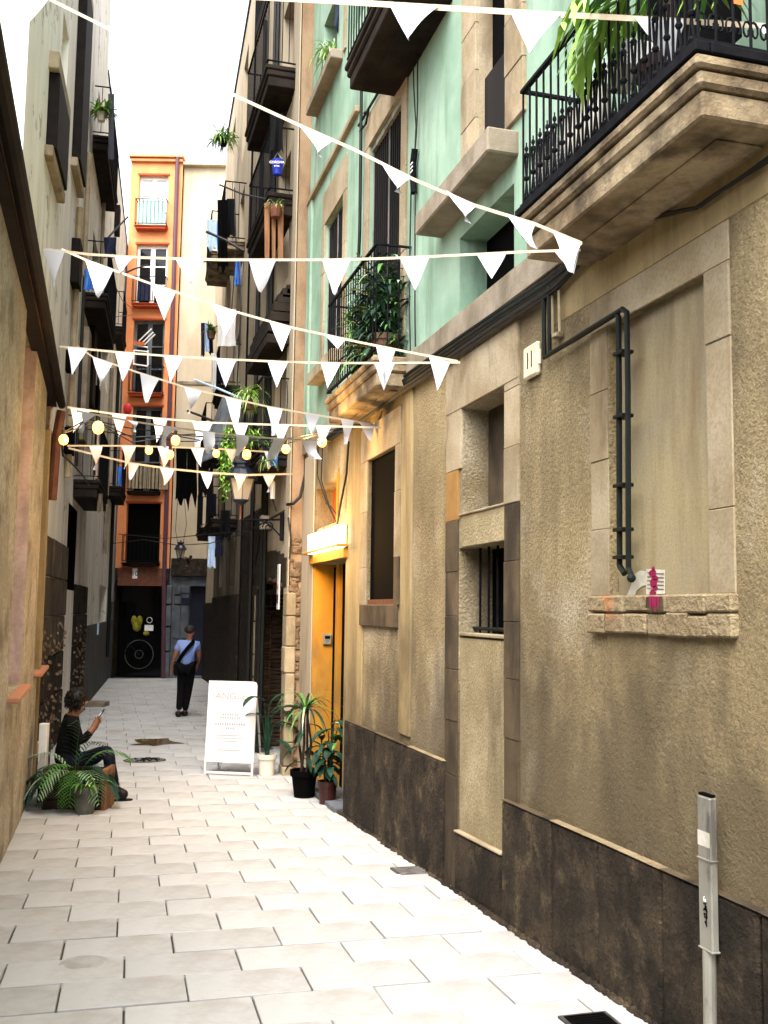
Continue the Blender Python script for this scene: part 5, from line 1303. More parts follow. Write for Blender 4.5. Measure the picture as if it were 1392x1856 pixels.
for k_b in list(BJ):
    if k_b in ('pel', 'waist', 'chest', 'hipL', 'hipR', 'kneeL', 'kneeR'): BJ[k_b] = (BJ[k_b][0], BJ[k_b][1]*.68)
    if k_b in ('ankL', 'ankR'): BJ[k_b] = (BJ[k_b][0]+Vector((0, 0, .02)), .03)
    if k_b in ('toeL', 'toeR'): BJ[k_b] = (J['ank'+k_b[-1]][0].lerp(J[k_b][0], .35)+Vector((0, 0, .005)), .02)
skin("body", BJ, Ed, m_skin, t)
def sub(J, keys, add=0.0, scale=1.0, extra=None):
    d = {k: (J[k][0], J[k][1]*scale+add) for k in keys}
    if extra: d.update(extra)
    return d
sk = ['pel', 'waist', 'chest', 'nb', 'shL', 'elL', 'wrL', 'shR', 'elR', 'wrR']
S_ = sub(J, sk, .014); S_['pel'] = (J['pel'][0]+Vector((0, 0, -.02)), .165); S_['waist'] = (J['waist'][0], .135); S_['wrL'] = (J['elL'][0].lerp(J['wrL'][0], .8), .036); S_['wrR'] = (J['elR'][0].lerp(J['wrR'][0], .8), .036); S_['nb'] = (J['nb'][0]+Vector((0, 0, .02)), .075)
skin("top", S_, [('pel', 'waist'), ('waist', 'chest'), ('chest', 'nb'), ('chest', 'shL'), ('shL', 'elL'), ('elL', 'wrL'), ('chest', 'shR'), ('shR', 'elR'), ('elR', 'wrR')], m_knit, t)
S_ = sub(J, ['pel', 'hipL', 'kneeL', 'ankL', 'hipR', 'kneeR', 'ankR'], .016); S_['ankL'] = (J['ankL'][0]+Vector((0, 0, .015)), .066); S_['ankR'] = (J['ankR'][0]+Vector((0, 0, .015)), .066)
skin("trousers", S_, [('pel', 'hipL'), ('hipL', 'kneeL'), ('kneeL', 'ankL'), ('pel', 'hipR'), ('hipR', 'kneeR'), ('kneeR', 'ankR')], m_jeans, t)
for s_ in 'LR':
    a, b_ = J['ank'+s_][0], J['toe'+s_][0]
    skin("shoe", {0: (a-RT0*.02+Vector((0, 0, -.005)), .072), 1: (a.lerp(b_, .5)+Vector((0, 0, -.012)), .066), 2: (b_+RT0*.03+Vector((0, 0, -.002)), .052)}, [(0, 1), (1, 2)], m_shoe, t)
    mn = a.lerp(b_, .5); zf = gz(mn.y)
    b = MB(); b.lathe((mn.x, mn.y, zf if s_ == 'L' else mn.z-.06), [(.05, 0), (.052, .018)], 14, 2.7, .9, 0)
    o_ = b.build("sole", m_shoe, t)
# curly hair: many overlapping locks round a cap
hc = J['hm'][0]
hb_ = MB(); hb_.ball(hc+Vector((0, 0, .022))-RT0*.025, .122, 14, 9, (1, .95, 1.0))
for j in range(130):
    a = random.uniform(0, 6.28); el = random.uniform(-.75, 1.4)
    v = RT0*math.cos(a)*math.cos(el) + HD*math.sin(a)*math.cos(el) + Vector((0, 0, math.sin(el)))
    if v.dot(RT0) > .55 and v.z < .55: continue
    q = hc+Vector((0, 0, .02))-RT0*.025+v*.112
    s1 = v.cross(Vector((random.uniform(-1, 1), random.uniform(-1, 1), random.uniform(-1, 1)))).normalized()
    pts = [q + s1*(.02*math.sin(k*1.5)) + v*(.016*math.cos(k*1.5)) + Vector((0, 0, -.014*k)) for k in range(5)]
    hb_.tube(pts, [.012, .015, .014, .011, .005], 5)
hb_.build("hair", m_hair, t, smooth=True)
b = MB(); b.tube([J['wrL'][0]-RT0*.03+Vector((0, 0, -.0)), J['wrL'][0]+RT0*.03+Vector((0, 0, .006))], .012, 6); b.build("cuff", m_screen if False else m_greyL, t)
ph_ = (J['paL'][0]+J['paR'][0])/2
t = T("phone", "smartphone with lit screen held in the seated woman's hands", "phone", tuple(ph_))
cphone = WP(181, 1297, -.02); ax = (WP(187, 1289)-WP(172, 1309)).normalized(); sd = (HD*.75-RT0*.45+Vector((0, 0, -.3))); sd = (sd-ax*sd.dot(ax)).normalized(); nn = ax.cross(sd)
def obox(mb, c, A, B, C, a, b_, c_):
    P = [c+A*(x*a)+B*(y*b_)+C*(z*c_) for z in (-1, 1) for y in (-1, 1) for x in (-1, 1)]
    mb.add(P, ((0, 1, 3, 2), (4, 6, 7, 5), (0, 4, 5, 1), (2, 3, 7, 6), (0, 2, 6, 4), (1, 5, 7, 3)))
b = MB(); obox(b, cphone, ax, sd, nn, .078, .038, .005); b.build("case", m_black, t)
sgn = 1 if (CAM-cphone).dot(nn) > 0 else -1
b = MB(); obox(b, cphone+nn*(.0056*sgn), ax, sd, nn, .04, .022, .0006); b.build("screen", m_screen, t)

# ---------------------------------------------------------------- the walking man
dM = (gpt(327, 1299)-CAM).dot(HD)
def MP(x, y, dd=0): return PT(x, y, dM+dd)
gm = gpt(329, 1299)
t = T("person", "man walking away in pale blue shirt and black trousers with a shoulder bag", "man", (gm.x, gm.y, gz(gm.y)))
J = {
 'pel': (MP(338, 1203), .135), 'waist': (MP(339, 1192), .125), 'chest': (MP(341, 1174), .145), 'nb': (MP(343, 1161), .075), 'neck': (MP(344, 1157), .056),
 'hb': (MP(344, 1151), .072), 'hm': (MP(344, 1144), .092), 'crown': (MP(344, 1137), .075), 'face': (MP(345, 1149, .09), .02), 'earL': (MP(335, 1146, .01), .016), 'earR': (MP(353, 1147, .01), .016),
 'hipL': (MP(331, 1208, .0), .10), 'kneeL': (MP(328, 1253, .05), .066), 'ankL': (MP(324, 1290, -.06), .045), 'toeL': (MP(322, 1297, .10), .032),
 'hipR': (MP(346, 1208, .0), .10), 'kneeR': (MP(341, 1253, .1), .066), 'ankR': (MP(335, 1291, .1), .045), 'toeR': (MP(334, 1298, .26), .032),
 'shL': (MP(326, 1166), .068), 'elL': (MP(317, 1190, -.05), .045), 'wrL': (MP(311.5, 1212, .02), .030), 'paL': (MP(310.5, 1219, .04), .032),
 'shR': (MP(358, 1168), .068), 'elR': (MP(361, 1190, .06), .045), 'wrR': (MP(357, 1207, .24), .030), 'paR': (MP(356, 1210, .30), .032)}
fingers_done = []
Ed = [('pel', 'waist'), ('waist', 'chest'), ('chest', 'nb'), ('nb', 'neck'), ('neck', 'hb'), ('hb', 'hm'), ('hm', 'crown'), ('hm', 'face'), ('hm', 'earL'), ('hm', 'earR'),
      ('pel', 'hipL'), ('hipL', 'kneeL'), ('kneeL', 'ankL'), ('ankL', 'toeL'), ('pel', 'hipR'), ('hipR', 'kneeR'), ('kneeR', 'ankR'), ('ankR', 'toeR'),
      ('chest', 'shL'), ('shL', 'elL'), ('elL', 'wrL'), ('wrL', 'paL'), ('chest', 'shR'), ('shR', 'elR'), ('elR', 'wrR'), ('wrR', 'paR')]
for pm in ('paL', 'paR'):
    P0 = J[pm][0]
    fingers(J, Ed, pm, [(P0+HD*(.02*(i-1.5)), P0+HD*(.02*(i-1.5)+.01)+Vector((0, 0, -.085+.006*abs(i-1.5)))) for i in range(4)] + [(P0+HD*.03, P0+HD*.055+Vector((0, 0, -.045)))])
BJ = dict(J)
for k_b in list(BJ):
    if k_b in ('pel', 'waist', 'chest', 'hipL', 'hipR', 'kneeL', 'kneeR'): BJ[k_b] = (BJ[k_b][0], BJ[k_b][1]*.68)
    if k_b in ('ankL', 'ankR'): BJ[k_b] = (BJ[k_b][0]+Vector((0, 0, .02)), .03)
    if k_b in ('toeL', 'toeR'): BJ[k_b] = (J['ank'+k_b[-1]][0].lerp(J[k_b][0], .35)+Vector((0, 0, .005)), .02)
skin("body", BJ, Ed, m_skin, t)
S_ = sub(J, ['pel', 'waist', 'chest', 'nb', 'shL', 'shR'], .022)
S_['eL'] = (J['shL'][0].lerp(J['elL'][0], .62), .075); S_['eR'] = (J['shR'][0].lerp(J['elR'][0], .62), .075); S_['nb'] = (J['nb'][0], .08); S_['shL'] = (J['shL'][0], .082); S_['shR'] = (J['shR'][0], .082)
S_['pel'] = (MP(340, 1209), .165); S_['waist'] = (J['waist'][0], .155)
skin("shirt", S_, [('pel', 'waist'), ('waist', 'chest'), ('chest', 'nb'), ('chest', 'shL'), ('shL', 'eL'), ('chest', 'shR'), ('shR', 'eR')], m_shirt, t)
S_ = sub(J, ['pel', 'hipL', 'kneeL', 'ankL', 'hipR', 'kneeR', 'ankR'], .016); S_['pel'] = (J['pel'][0]+Vector((0, 0, -.01)), .150)
S_['ankL'] = (J['ankL'][0]+Vector((0, 0, .02)), .062); S_['ankR'] = (J['ankR'][0]+Vector((0, 0, .02)), .062)
skin("trousers", S_, [('pel', 'hipL'), ('hipL', 'kneeL'), ('kneeL', 'ankL'), ('pel', 'hipR'), ('hipR', 'kneeR'), ('kneeR', 'ankR')], m_knit, t)
for s_ in 'LR':
    a, b_ = J['ank'+s_][0], J['toe'+s_][0]; zf = gz(a.y)
    sh = {0: (Vector((a.x, a.y-.03, zf+.06)), .075), 1: (Vector((a.x, a.y+.08, zf+.052)), .066), 2: (Vector((b_.x, b_.y+.06, zf+.04)), .052)}
    skin("shoe", sh, [(0, 1), (1, 2)], m_shoe, t)
hb_ = MB(); hb_.ball(J['hm'][0]+Vector((0, 0, .026))-HD*.012, .094, 14, 9, (.92, 1.0, .98))
for j in range(90):
    a = random.uniform(0, 6.28); el = random.uniform(-.1, 1.5); v = Vector((math.cos(a)*math.cos(el), math.sin(a)*math.cos(el), math.sin(el)))
    q = J['hm'][0]+Vector((0, 0, .022))+v*.088; hb_.tube([q, q+v*.012+Vector((random.uniform(-.015, .015), random.uniform(-.015, .015), -.012)), q+v*.012+Vector((0, 0, -.03))], [.012, .01, .004], 5)
hb_.build("hair", m_hairg, t, smooth=True)
b = MB()
sp0 = [MP(352, 1160, -.06), MP(348, 1166, -.165), MP(338, 1177, -.185), MP(328, 1190, -.16), MP(322, 1201, -.08)]
V = []
for q in sp0:
    V += [q+Vector((0, 0, .035))-RT0*.02, q-Vector((0, 0, .035))+RT0*.02, q+Vector((0, 0, .035))-RT0*.02+HD*.012, q-Vector((0, 0, .035))+RT0*.02+HD*.012]
for i in range(len(sp0)-1):
    a, c = 4*i, 4*i+4
    b.f += [(a, a+1, c+1, c), (a+2, c+2, c+3, a+3), (a, c, c+2, a+2), (a+1, a+3, c+3, c+1)]
b.v = [tuple(v) for v in V]; b.build("strap", m_black, t)
bc = MP(322, 1213, .02); b = MB(); b.cbox(Fr((bc.x, bc.y), tuple(RT0)[:2], tuple(HD)[:2]), -.06, .06, -.13, .13, bc.z-.12, bc.z+.11, .03); b.build("bag", m_knit, t)

# ---------------------------------------------------------------- lanterns
def lantern(c, s, wall_pt, label, up=True, rod=True):
    """six sided street lantern standing on a wrought bracket; c = centre of its glass"""
    t = T("street_lantern", label, "lantern", tuple(wall_pt))
    b = MB(); b.lathe(c, [(s*.36, -s*.5), (s*.60, s*.42)], 6); b.build("glass", m_frost, t)
    b = MB()
    for j in range(6):
        a = 2*math.pi*(j+.5)/6
        b.tube([c+Vector((s*.365*math.cos(a), s*.365*math.sin(a), -s*.51)), c+Vector((s*.605*math.cos(a), s*.605*math.sin(a), s*.43))], s*.03, 4)
    b.lathe(c, [(s*.38, -s*.56), (s*.40, -s*.5)], 6); b.lathe(c, [(s*.12, -s*.72), (s*.36, -s*.56)], 8); b.build("frame", m_bluegrey, t)
    b = MB(); b.lathe(c, [(s*.74, s*.42), (s*.76, s*.5), (s*.62, s*.62), (s*.5, s*.86), (s*.34, s*.98), (s*.32, s*1.1), (s*.42, s*1.14), (s*.40, s*1.24), (s*.14, s*1.34), (s*.05, s*1.5)], 12); b.build("cap", m_bluegrey, t)
    bot = c+Vector((0, 0, -s*.7)); w = Vector(wall_pt); arm = Vector((bot.x, bot.y, w.z))
    b = MB(); b.tube([bot, arm], s*.05, 6); b.build("rod", m_rust, t)
    b = MB(); b.tube([arm, arm.lerp(w, .5), w], s*.045, 6); b.build("arm", m_iron, t)
    b = MB()
    dv = (arm-w)
    pts = [w+Vector((0, 0, -s*.8)) + dv*(.55*k/8) + Vector((0, 0, s*.75*math.sin(k/8*math.pi/2))) for k in range(9)]
    b.tube(pts, s*.035, 5)
    sp_ = []
    for k in range(16):
        a = k/15*3*math.pi; rr = s*.28*(1-k/18)
        sp_.append(w + dv*.32 + dv.normalized()*(rr*math.cos(a)) + Vector((0, 0, -s*.34 + rr*math.sin(a))))
    b.tube(sp_, s*.03, 5); b.build("scroll", m_iron, t)
    b = MB(); fr = Fr((w.x, w.y), (0, 1), (dv.x, dv.y)); b.cbox(Fr((w.x, w.y), (-dv.y, dv.x), (dv.x, dv.y)), -.04, .04, -.03, .02, w.z-s*.95, w.z+s*.35, .008); b.build("wall_plate", m_iron, t)
    return t
u_, z_ = R2.px(515, 942)
wp_ = R2.p(u_, .03, z_)
lc = PT(437, 886, (wp_-CAM).dot(HD)+.1)
lantern(lc, .30, wp_, "big blue-black street lantern on a scrolled bracket from the stone house")
u_ = L2.px(212, 985)[0]; z_ = L2.px(212, 985)[1]; wq = L2.p(u_, .03, z_)
lantern(PT(239, 958, (wq-CAM).dot(HD)), .30, wq, "small blue-black lantern hung out from the left houses")
wq = E.p(Eu(345, 1010), -.05, Ez(345, 1012)); lantern(PT(327, 1003, 28.9), .26, wq, "distant lantern by the navy door")
# box and lamp head near the bracket
t = T("junction_box", "pale junction box wired on the wall below the big lantern", "junction box", tuple(R2.p(.5, 0, 2.8)))
u_, z_ = R2.px(487, 947); b = MB(); b.cbox(R2, u_-.06, u_+.10, 0, .12, z_-.1, z_+.1, .01); b.build("case", m_paper, t)
b = MB(); b.tube([R2.p(u_+.1, .05, z_), R2.p(u_+.5, .05, z_-.15), R2.p(u_+.9, .05, z_-.6)], .012, 5); b.build("cable", m_cable, t)
t = T("white_insulator", "small white cylinder fitting on the bracket wall plate", "wall fitting", tuple(R2.p(.2, 0, 3)))
u_, z_ = R2.px(510, 888); b = MB(); b.lathe(R2.p(u_, .12, z_), [(.035, -.13), (.035, .09), (.02, .12)], 10); b.build("body", m_white, t)
b = MB(); b.tube([R2.p(u_, .12, z_-.12), R2.p(u_, .06, z_-.3)], .012, 5); b.build("stem", m_cable, t)
# thick cable over the pilaster
t = T("pilaster_cable", "thick black cable curving over the ochre pilaster", "cable", tuple(R2.p(0, .1, 3)))
b = MB(); b.tube([Vector((2.50, 12.62, R1.px(553, 800)[1])), Vector((2.50, 12.62, R1.px(553, 860)[1])), Vector((2.44, 12.62, R1.px(545, 905)[1])), Vector((2.35, 12.62, R1.px(530, 925)[1])), Vector((2.29, 12.75, R1.px(516, 932)[1]))], .02, 6); b.build("cable", m_cable, t)
b = MB(); b.tube([Vector((2.30, 12.69, R1.px(524, 950)[1])), Vector((2.34, 12.64, R1.px(525, 990)[1])), Vector((2.32, 12.64, R1.px(520, 1020)[1]))], .012, 5); b.build("cable", m_cable, t)
t = T("wall_poster", "narrow white poster with a red patch on the stone door jamb", "poster", tuple(R2.p(.2, .05, 1)))
u_, z_ = R2.px(512, 1064); b = MB(); b.cbox(R2, u_-.14, u_+.0, .055, .075, z_-.30, z_+.30, .004); b.build("sheet", m_paper, t)
b = MB(); b.box(R2, u_-.10, u_-.03, .0755, .077, z_-.03, z_+.03); b.build("red_patch", m_red, t)
b = MB(); b.box(R2, u_-.12, u_-.02, .0755, .077, z_-.22, z_-.10); b.build("grey_patch", m_navy, t)
t = T("intercom", "small metal intercom box on the yellow door jamb", "intercom", tuple(R1.p(YD[1], -.2, 1)))
u_ = YD[1]-.002; ok_, zi = R1.px(596, 1162); b = MB(); b.cbox(R1, u_-.035, u_, -.235, -.13, zi-.07, zi+.06, .006); b.build("case", m_steel, t)
b = MB(); b.box(R1, u_-.038, u_-.0355, -.215, -.15, zi-.0, zi+.035); b.build("button_plate", m_black, t)

# ---------------------------------------------------------------- wires across the alley
def span(label, pts, r=.008, name="overhead_wire"):
    b = MB(); b.tube([PT(*q) for q in pts], r, 5); return tag(b.build(name, m_cable), label, "wire")
span("thin overhead wire sagging from the left lantern to the stone house", [(205, 985, 21), (260, 978, 20), (320, 988, 18), (380, 985, 16), (440, 968, 14), (515, 928, 13)])
span("thin overhead wire stretched above the shop to the big lantern", [(215, 968, 22), (300, 976, 21), (360, 970, 18), (450, 962, 15), (516, 925, 13)])
span("black wires drooping along the left eaves below the first bulb", [(112, 800, 10.6), (114, 826, 11), (128, 838, 12.5), (150, 862, 13.5), (162, 880, 14)], .012)
span("black laundry pole pointing over the alley from the plank balcony", [(374, 420, 13.6), (410, 436, 13.5), (442, 455, 13.4)], .02, "laundry_pole")
span("light clothes pole slanting up towards the plank balcony rail", [(398, 335, 15), (440, 352, 14), (486, 362, 13.2)], .014, "laundry_pole")
tag_ = span("pale blue clothes pole above the clear plastic awning", [(352, 688, 15), (395, 704, 14.5), (436, 722, 14)], .016, "laundry_pole"); tag_.data.materials.clear(); tag_.data.materials.append(m_sky_cl)
span("dark pole propping out below the plastic awning", [(340, 745, 16), (372, 757, 15.5), (402, 770, 15)], .02, "laundry_pole")
span("dark arm with blue clip reaching out from the far left balcony", [(222, 497, 21), (245, 487, 21.5), (268, 480, 22)], .02, "laundry_pole")
span("bent dark bar leaning off the far left house", [(195, 432, 19), (212, 413, 20), (232, 393, 21)], .02, "laundry_pole")

# ---------------------------------------------------------------- washing and odds and ends on the balconies
def cloth(x0, x1, y0, y1, d, mat, label, cat="washing", seed=0, ragged=.1, dd=.0, group=None):
    b = MB(); n, m_ = 6, 7; V = []
    for i in range(m_+1):
        for j in range(n+1):
            s_, r_ = j/n, i/m_
            yy = y0+(y1-y0)*r_*(1-ragged*abs(math.sin(s_*5+seed)))
            xx = x0+(x1-x0)*(s_+(.5-s_)*.18*math.sin(r_*3+seed)*(r_))
            V.append(PT(xx, yy, d+dd*s_+.06*math.sin(s_*9+seed+r_*2)*(.3+r_)))
    F_ = [(i*(n+1)+j, i*(n+1)+j+1, (i+1)*(n+1)+j+1, (i+1)*(n+1)+j) for i in range(m_) for j in range(n)]
    b.add(V, F_); b.add([Vector(v)+HD*.008 for v in V], F_)
    o = b.build("hanging_cloth", mat, None, smooth=True); return tag(o, label, cat, group)
cloth(319, 339, 812, 925, 25, m_black, "black garment hanging leftmost on the rail in front of the cream house", seed=1, ragged=.2)
cloth(339, 356, 812, 928, 25.1, m_black, "black garment hanging second on the rail beside the ivy", seed=2.3, ragged=.3)
cloth(360, 378, 820, 905, 25.2, m_knit, "charcoal garment hanging nearest the ivy", seed=3.1, ragged=.2)
cloth(394, 413, 362, 502, 16.5, m_black, "long black cloth hanging below the narrow house balcony", seed=.4, ragged=.15)
cloth(411, 425, 360, 432, 16.6, m_knit, "shorter dark cloth beside the long black one", seed=1.9)
cloth(375, 393, 398, 462, 18.5, m_sky_cl, "light blue shirt drying at the balcony end", seed=1.1, ragged=.25)
cloth(393, 401, 404, 455, 18.6, m_blue, "bright blue cloth drying next to the light blue shirt", seed=2.1)
cloth(377, 390, 972, 1033, 18, m_sky_cl, "white and blue patterned shirt hanging by the dark doorway", seed=1.7, ragged=.12)
cloth(390, 402, 972, 1012, 18, m_navy, "navy shirt hanging by the dark doorway", seed=2.7, ragged=.12)
cloth(364, 371, 585, 650, 20, m_navy, "navy sock-thin cloth on the small balcony", seed=.2)
cloth(371, 379, 585, 640, 20.1, m_sky_cl, "pale blue cloth on the small balcony", seed=.9)
cloth(379, 386, 588, 645, 20.2, m_knit, "black cloth on the small balcony", seed=1.5)
cloth(152, 168, 488, 528, 14.2, m_blue, "royal blue cloth draped on the left balcony", seed=.8)
cloth(188, 211, 430, 470, 16.5, m_navy, "navy bag of cloth hung off the left balcony rail", seed=.3)
cloth(212, 221, 845, 882, 20, m_blue, "blue towel hanging on the far left balcony", seed=.5)
cloth(489, 513, 205, 292, 12.9, m_knit, "dark jacket hanging under the top balcony of the stone house", seed=.6, ragged=.25)
cloth(607, 624, 8, 62, 11.4, m_navy, "dark blue cloth hanging off the upper green balcony", seed=1.4, ragged=.3)
cloth(393, 428, 560, 628, 17.6, m_white, "white sheet screen behind the small balcony rail", "sheet", seed=.1, ragged=.02)
cloth(196, 207, 170, 290, 16.6, m_navy, "blue shade net on the top left balcony", "netting", seed=.1, ragged=.02, dd=1.2)
# clear plastic awning
b = MB(); pts_ = [PT(404, 715, 15.2), PT(424, 722, 14.6), PT(398, 822, 13.9), PT(360, 838, 15.0)]
b.quad(*pts_); b.quad(*[p+Vector((0, 0, -.02)) for p in pts_]); 
tag(b.build("plastic_awning", m_greybase), "grey plastic awning sheet slanting among the poles behind the ivy", "awning")
# wooden planks on the plank balcony
for i, (x0, x1) in enumerate(((479, 489), (492, 500), (503, 514))):
    d = 13.02; b = MB(); P = [PT(x, y, d+q) for q in (0, .03) for x, y in ((x0, 368+i*2), (x1, 366+i*2), (x1-1, 470), (x0+1, 472))]
    b.add(P, ((0, 1, 2, 3), (7, 6, 5, 4), (0, 4, 5, 1), (1, 5, 6, 2), (2, 6, 7, 3), (3, 7, 4, 0)))
    tag(b.build("wooden_plank", m_wood), ("left", "middle", "right")[i]+" brown plank standing upright against the balcony rail", "plank")
def smallplant(px, d, label, mats, n=30, L=(.15, .3), w=.02, droop=1.4, potc=None, hang=False, spread=1.0, potr=.09, cat="plant"):
    c = PT(*px, d); t = T("balcony_plant", label, cat, tuple(c))
    if potc: b = MB(); b.lathe(c+Vector((0, 0, -potr*1.7)), [(potr*.7, 0), (potr, potr*1.7), (potr*.85, potr*1.65)], 10); b.build("pot", potc, t)
    b = [MB() for _ in mats]
    for j in range(n):
        a = random.uniform(0, 6.28); el = random.uniform(-.2 if hang else .1, 1.4)
        random.choice(b).blade(c+Vector((random.uniform(-.05, .05), random.uniform(-.05, .05), 0))*spread, (math.cos(a)*math.cos(el), math.sin(a)*math.cos(el), math.sin(el)), random.uniform(*L), w, droop*random.uniform(.7, 1.3), 5)
    for q, mt in zip(b, mats):
        if q.v: q.build("foliage", mt, t, kind="stuff")
    return t
smallplant((449, 722), 13.3, "bright lime spider plant spilling over the lowest stone balcony rail", [m_leaf_l, m_leaf_l, m_leaf_p], 110, (.25, .5), .022, 1.8, m_brick, True, 1.5)
smallplant((500, 374), 12.95, "small lime plant in a red pot on the plank balcony rail", [m_leaf_l, m_leaf_p], 40, (.12, .24), .016, 1.5, m_rust, True)
smallplant((405, 252), 20, "lime fern hanging high against the sky", [m_leaf_l, m_leaf], 130, (.25, .55), .03, 1.8, m_knit, True, 3)
smallplant((600, 100), 11.6, "pale spider plant trailing off the upper green sill", [m_leaf_p, m_leaf_l], 90, (.2, .45), .02, 2.0, None, True, 2)
smallplant((184, 205), 16.8, "green leafy plant on the top left balcony", [m_leaf, m_leaf_l], 90, (.15, .4), .05, 1.0, m_potw, False, 2)
# ivy curtain
t = T("ivy", "lime green ivy trailing down beside the big lantern", "plant", tuple(PT(412, 790, 13.4)))
bb = [MB(), MB()]
for j in range(26):
    x = random.uniform(402, 424); y0 = random.uniform(770, 800); ln = random.uniform(50, 115)
    pts_ = [PT(x+2.5*math.sin(k*.9+j), y0+ln*k/8, 13.4+random.uniform(-.05, .05)) for k in range(9)]
    bb[0].tube(pts_, .003, 3)
    for k in range(1, 9):
        for q in range(3):
            a = random.uniform(0, 6.28); random.choice(bb).blade(pts_[k]+Vector((0, 0, random.uniform(-.04, .04))), (math.cos(a), math.sin(a), -.2), random.uniform(.06, .12), .035, 1.0, 3)
bb[0].build("foliage", m_leaf_l, t, kind="stuff"); bb[1].build("foliage", m_leaf, t, kind="stuff")
# plants on the stone balcony over the alley
t = T("balcony_jungle", "dark mass of potted plants filling the balcony of the green house", "plants", tuple(R1.p(b2u0+.3, .2, zB2)))
bb = [MB(), MB(), MB()]
for j in range(900):
    u = random.uniform(b2u0+.1, b2u1-.9); o_ = random.uniform(.04, oB2-.04); z = zB2+random.uniform(.05, 1.0)*random.uniform(.4, 1)
    a = random.uniform(0, 6.28); el = random.uniform(-.4, 1.2)
    random.choices(bb, (6, 2, 1))[0].blade(R1.p(u, o_, z), (math.cos(a)*math.cos(el), math.sin(a)*math.cos(el), math.sin(el)), random.uniform(.14, .32), random.uniform(.025, .06), 1.3, 4)
for q, mt in zip(bb, (m_leaf_d, m_leaf, m_leaf_v)): q.build("foliage", mt, t, kind="stuff")
for k in range(3):
    c = R1.p(b2u0+.25+k*.4, oB2*.5, zB2+.002); pot(t, c, .09, .12, .24, m_potg if k % 2 else m_brick)
t = T("potted_palm", "fan of palm fronds rising over the rail of the planted balcony", "palm", tuple(R1.p(b2u0+.5, .2, zB2+.9)))
base = R1.p(b2u0+.62, oB2*.55, zB2+.62)
for j in range(11):
    a = -2.2+4.4*j/10
    b = MB(); b.frond(base, Vector((random.uniform(-.5, .2), math.sin(a), .6+.8*math.cos(a))), random.uniform(.45, .65), 1.3, .17, .014, 11); b.build("frond", random.choice([m_leaf_d, m_leaf_v, m_leaf]), t)
b = MB(); b.tube([R1.p(b2u0+.62, oB2*.55, zB2+.24), base], .02, 6); b.build("stem", m_leaf_d, t)
# palm, white panel, hose and cloth on the big balcony
t = T("potted_palm", "big bright green palm leaning out through the ornate balcony railing", "palm", tuple(R1.p(b1u0+.5, .2, zB1+.05)))
base = R1.p(b1u0+.52, .2, zB1+.62)
for j in range(15):
    a = random.uniform(0, 6.28)
    d_ = Vector((-.9*abs(math.cos(a)) if j < 11 else .3*math.cos(a), .9*math.sin(a), random.uniform(.25, .9)))
    b = MB()
    p0 = base; L_ = random.uniform(.42, .66)
    b.frond(p0, d_, L_, 1.8, .34, .030, 6, -.35); b.build("frond", random.choice([m_leaf, m_leaf_l, m_leaf_l]), t)
b = MB(); b.tube([R1.p(b1u0+.52, .2, zB1+.2), base], .03, 7); b.build("stem", m_woodbox, t)
pot(t, R1.p(b1u0+.52, .2, zB1+.006), .10, .14, .26, m_potm)
t = T("leaning_board", "white board with a violet stroke leaning inside the big balcony", "board", tuple(R1.p(b1u1-.5, .1, zB1)))
b = MB(); b.cbox(R1, b1u1-.66, b1u1-.16, .20, .23, zB1+.02, zB1+.50, .006)
b.build("board", m_smear, t)
b = MB(); b.cbox(R1, b1u1-.92, b1u1-.66, .12, .26, zB1+.40, zB1+.54, .01); b.build("white_box", m_white, t)
b = MB(); b.tube([R1.p(b1u1-.38, .232, zB1+.36), R1.p(b1u1-.48, .232, zB1+.40), R1.p(b1u1-.56, .232, zB1+.45)], .008, 5); b.build("violet_stroke", m_navy, t)
t = T("ribbed_hose", "coiled white ribbed hose behind the corner of the big balcony rail", "hose", tuple(R1.p(b1u1-.2, .25, zB1)))
for q, (R_, oo) in enumerate(((.17, .35), (.145, .32), (.12, .29))):
    b = MB(); pts_ = []; rs_ = []
    for k in range(57):
        a = math.pi*(k/56)*1.1-.1
        pts_.append(R1.p(b1u1-.25+R_*math.cos(a)*.8, oo, zB1+.16+R_*1.25*math.sin(a))); rs_.append(.016 if k % 2 else .021)
    b.tube(pts_, rs_, 7); b.build("hose_coil", m_paper, t)
cc = MB(); V = []
for i in range(6):
    for j in range(4): V.append(R1.p(b1u0+.03-.002*i, .2+.014*j+.006*math.sin(i), zB1+.66-.085*i+.0*j))
cc.add(V, [(4*i+j, 4*i+j+1, 4*i+j+5, 4*i+j+4) for i in range(5) for j in range(3)]); tag(cc.build("orange_cloth", m_redin), "orange cloth tied to the end railing of the big balcony", "cloth")
# bucket hanging under the jacket
bc = PT(503, 303, 12.85); t = T("party_bucket", "blue bucket with white lettering hanging from the top balcony of the stone house", "bucket", tuple(bc))
b = MB(); b.lathe(bc, [(.055, -.11), (.08, .06), (.085, .09), (.075, .09)], 16); b.build("bucket_body", m_bucket, t)
tx = text("CORONA", "lettering", .048, m_white, t, bc-HD*.083+Vector((0, 0, .03)), tuple(RT0), tuple(-HD), .004, sx=.95)
tx = text("EXTRA", "lettering", .026, m_white, t, bc-HD*.078+Vector((0, 0, -.02)), tuple(RT0), tuple(-HD), .004)
b = MB(); b.tube([bc+Vector((0, 0, .09))+RT0*.07, bc+Vector((0, 0, .2)), bc+Vector((0, 0, .09))-RT0*.07], .005, 4); b.build("handle", m_steel, t)
bq = PT(504, 298, 12.85)
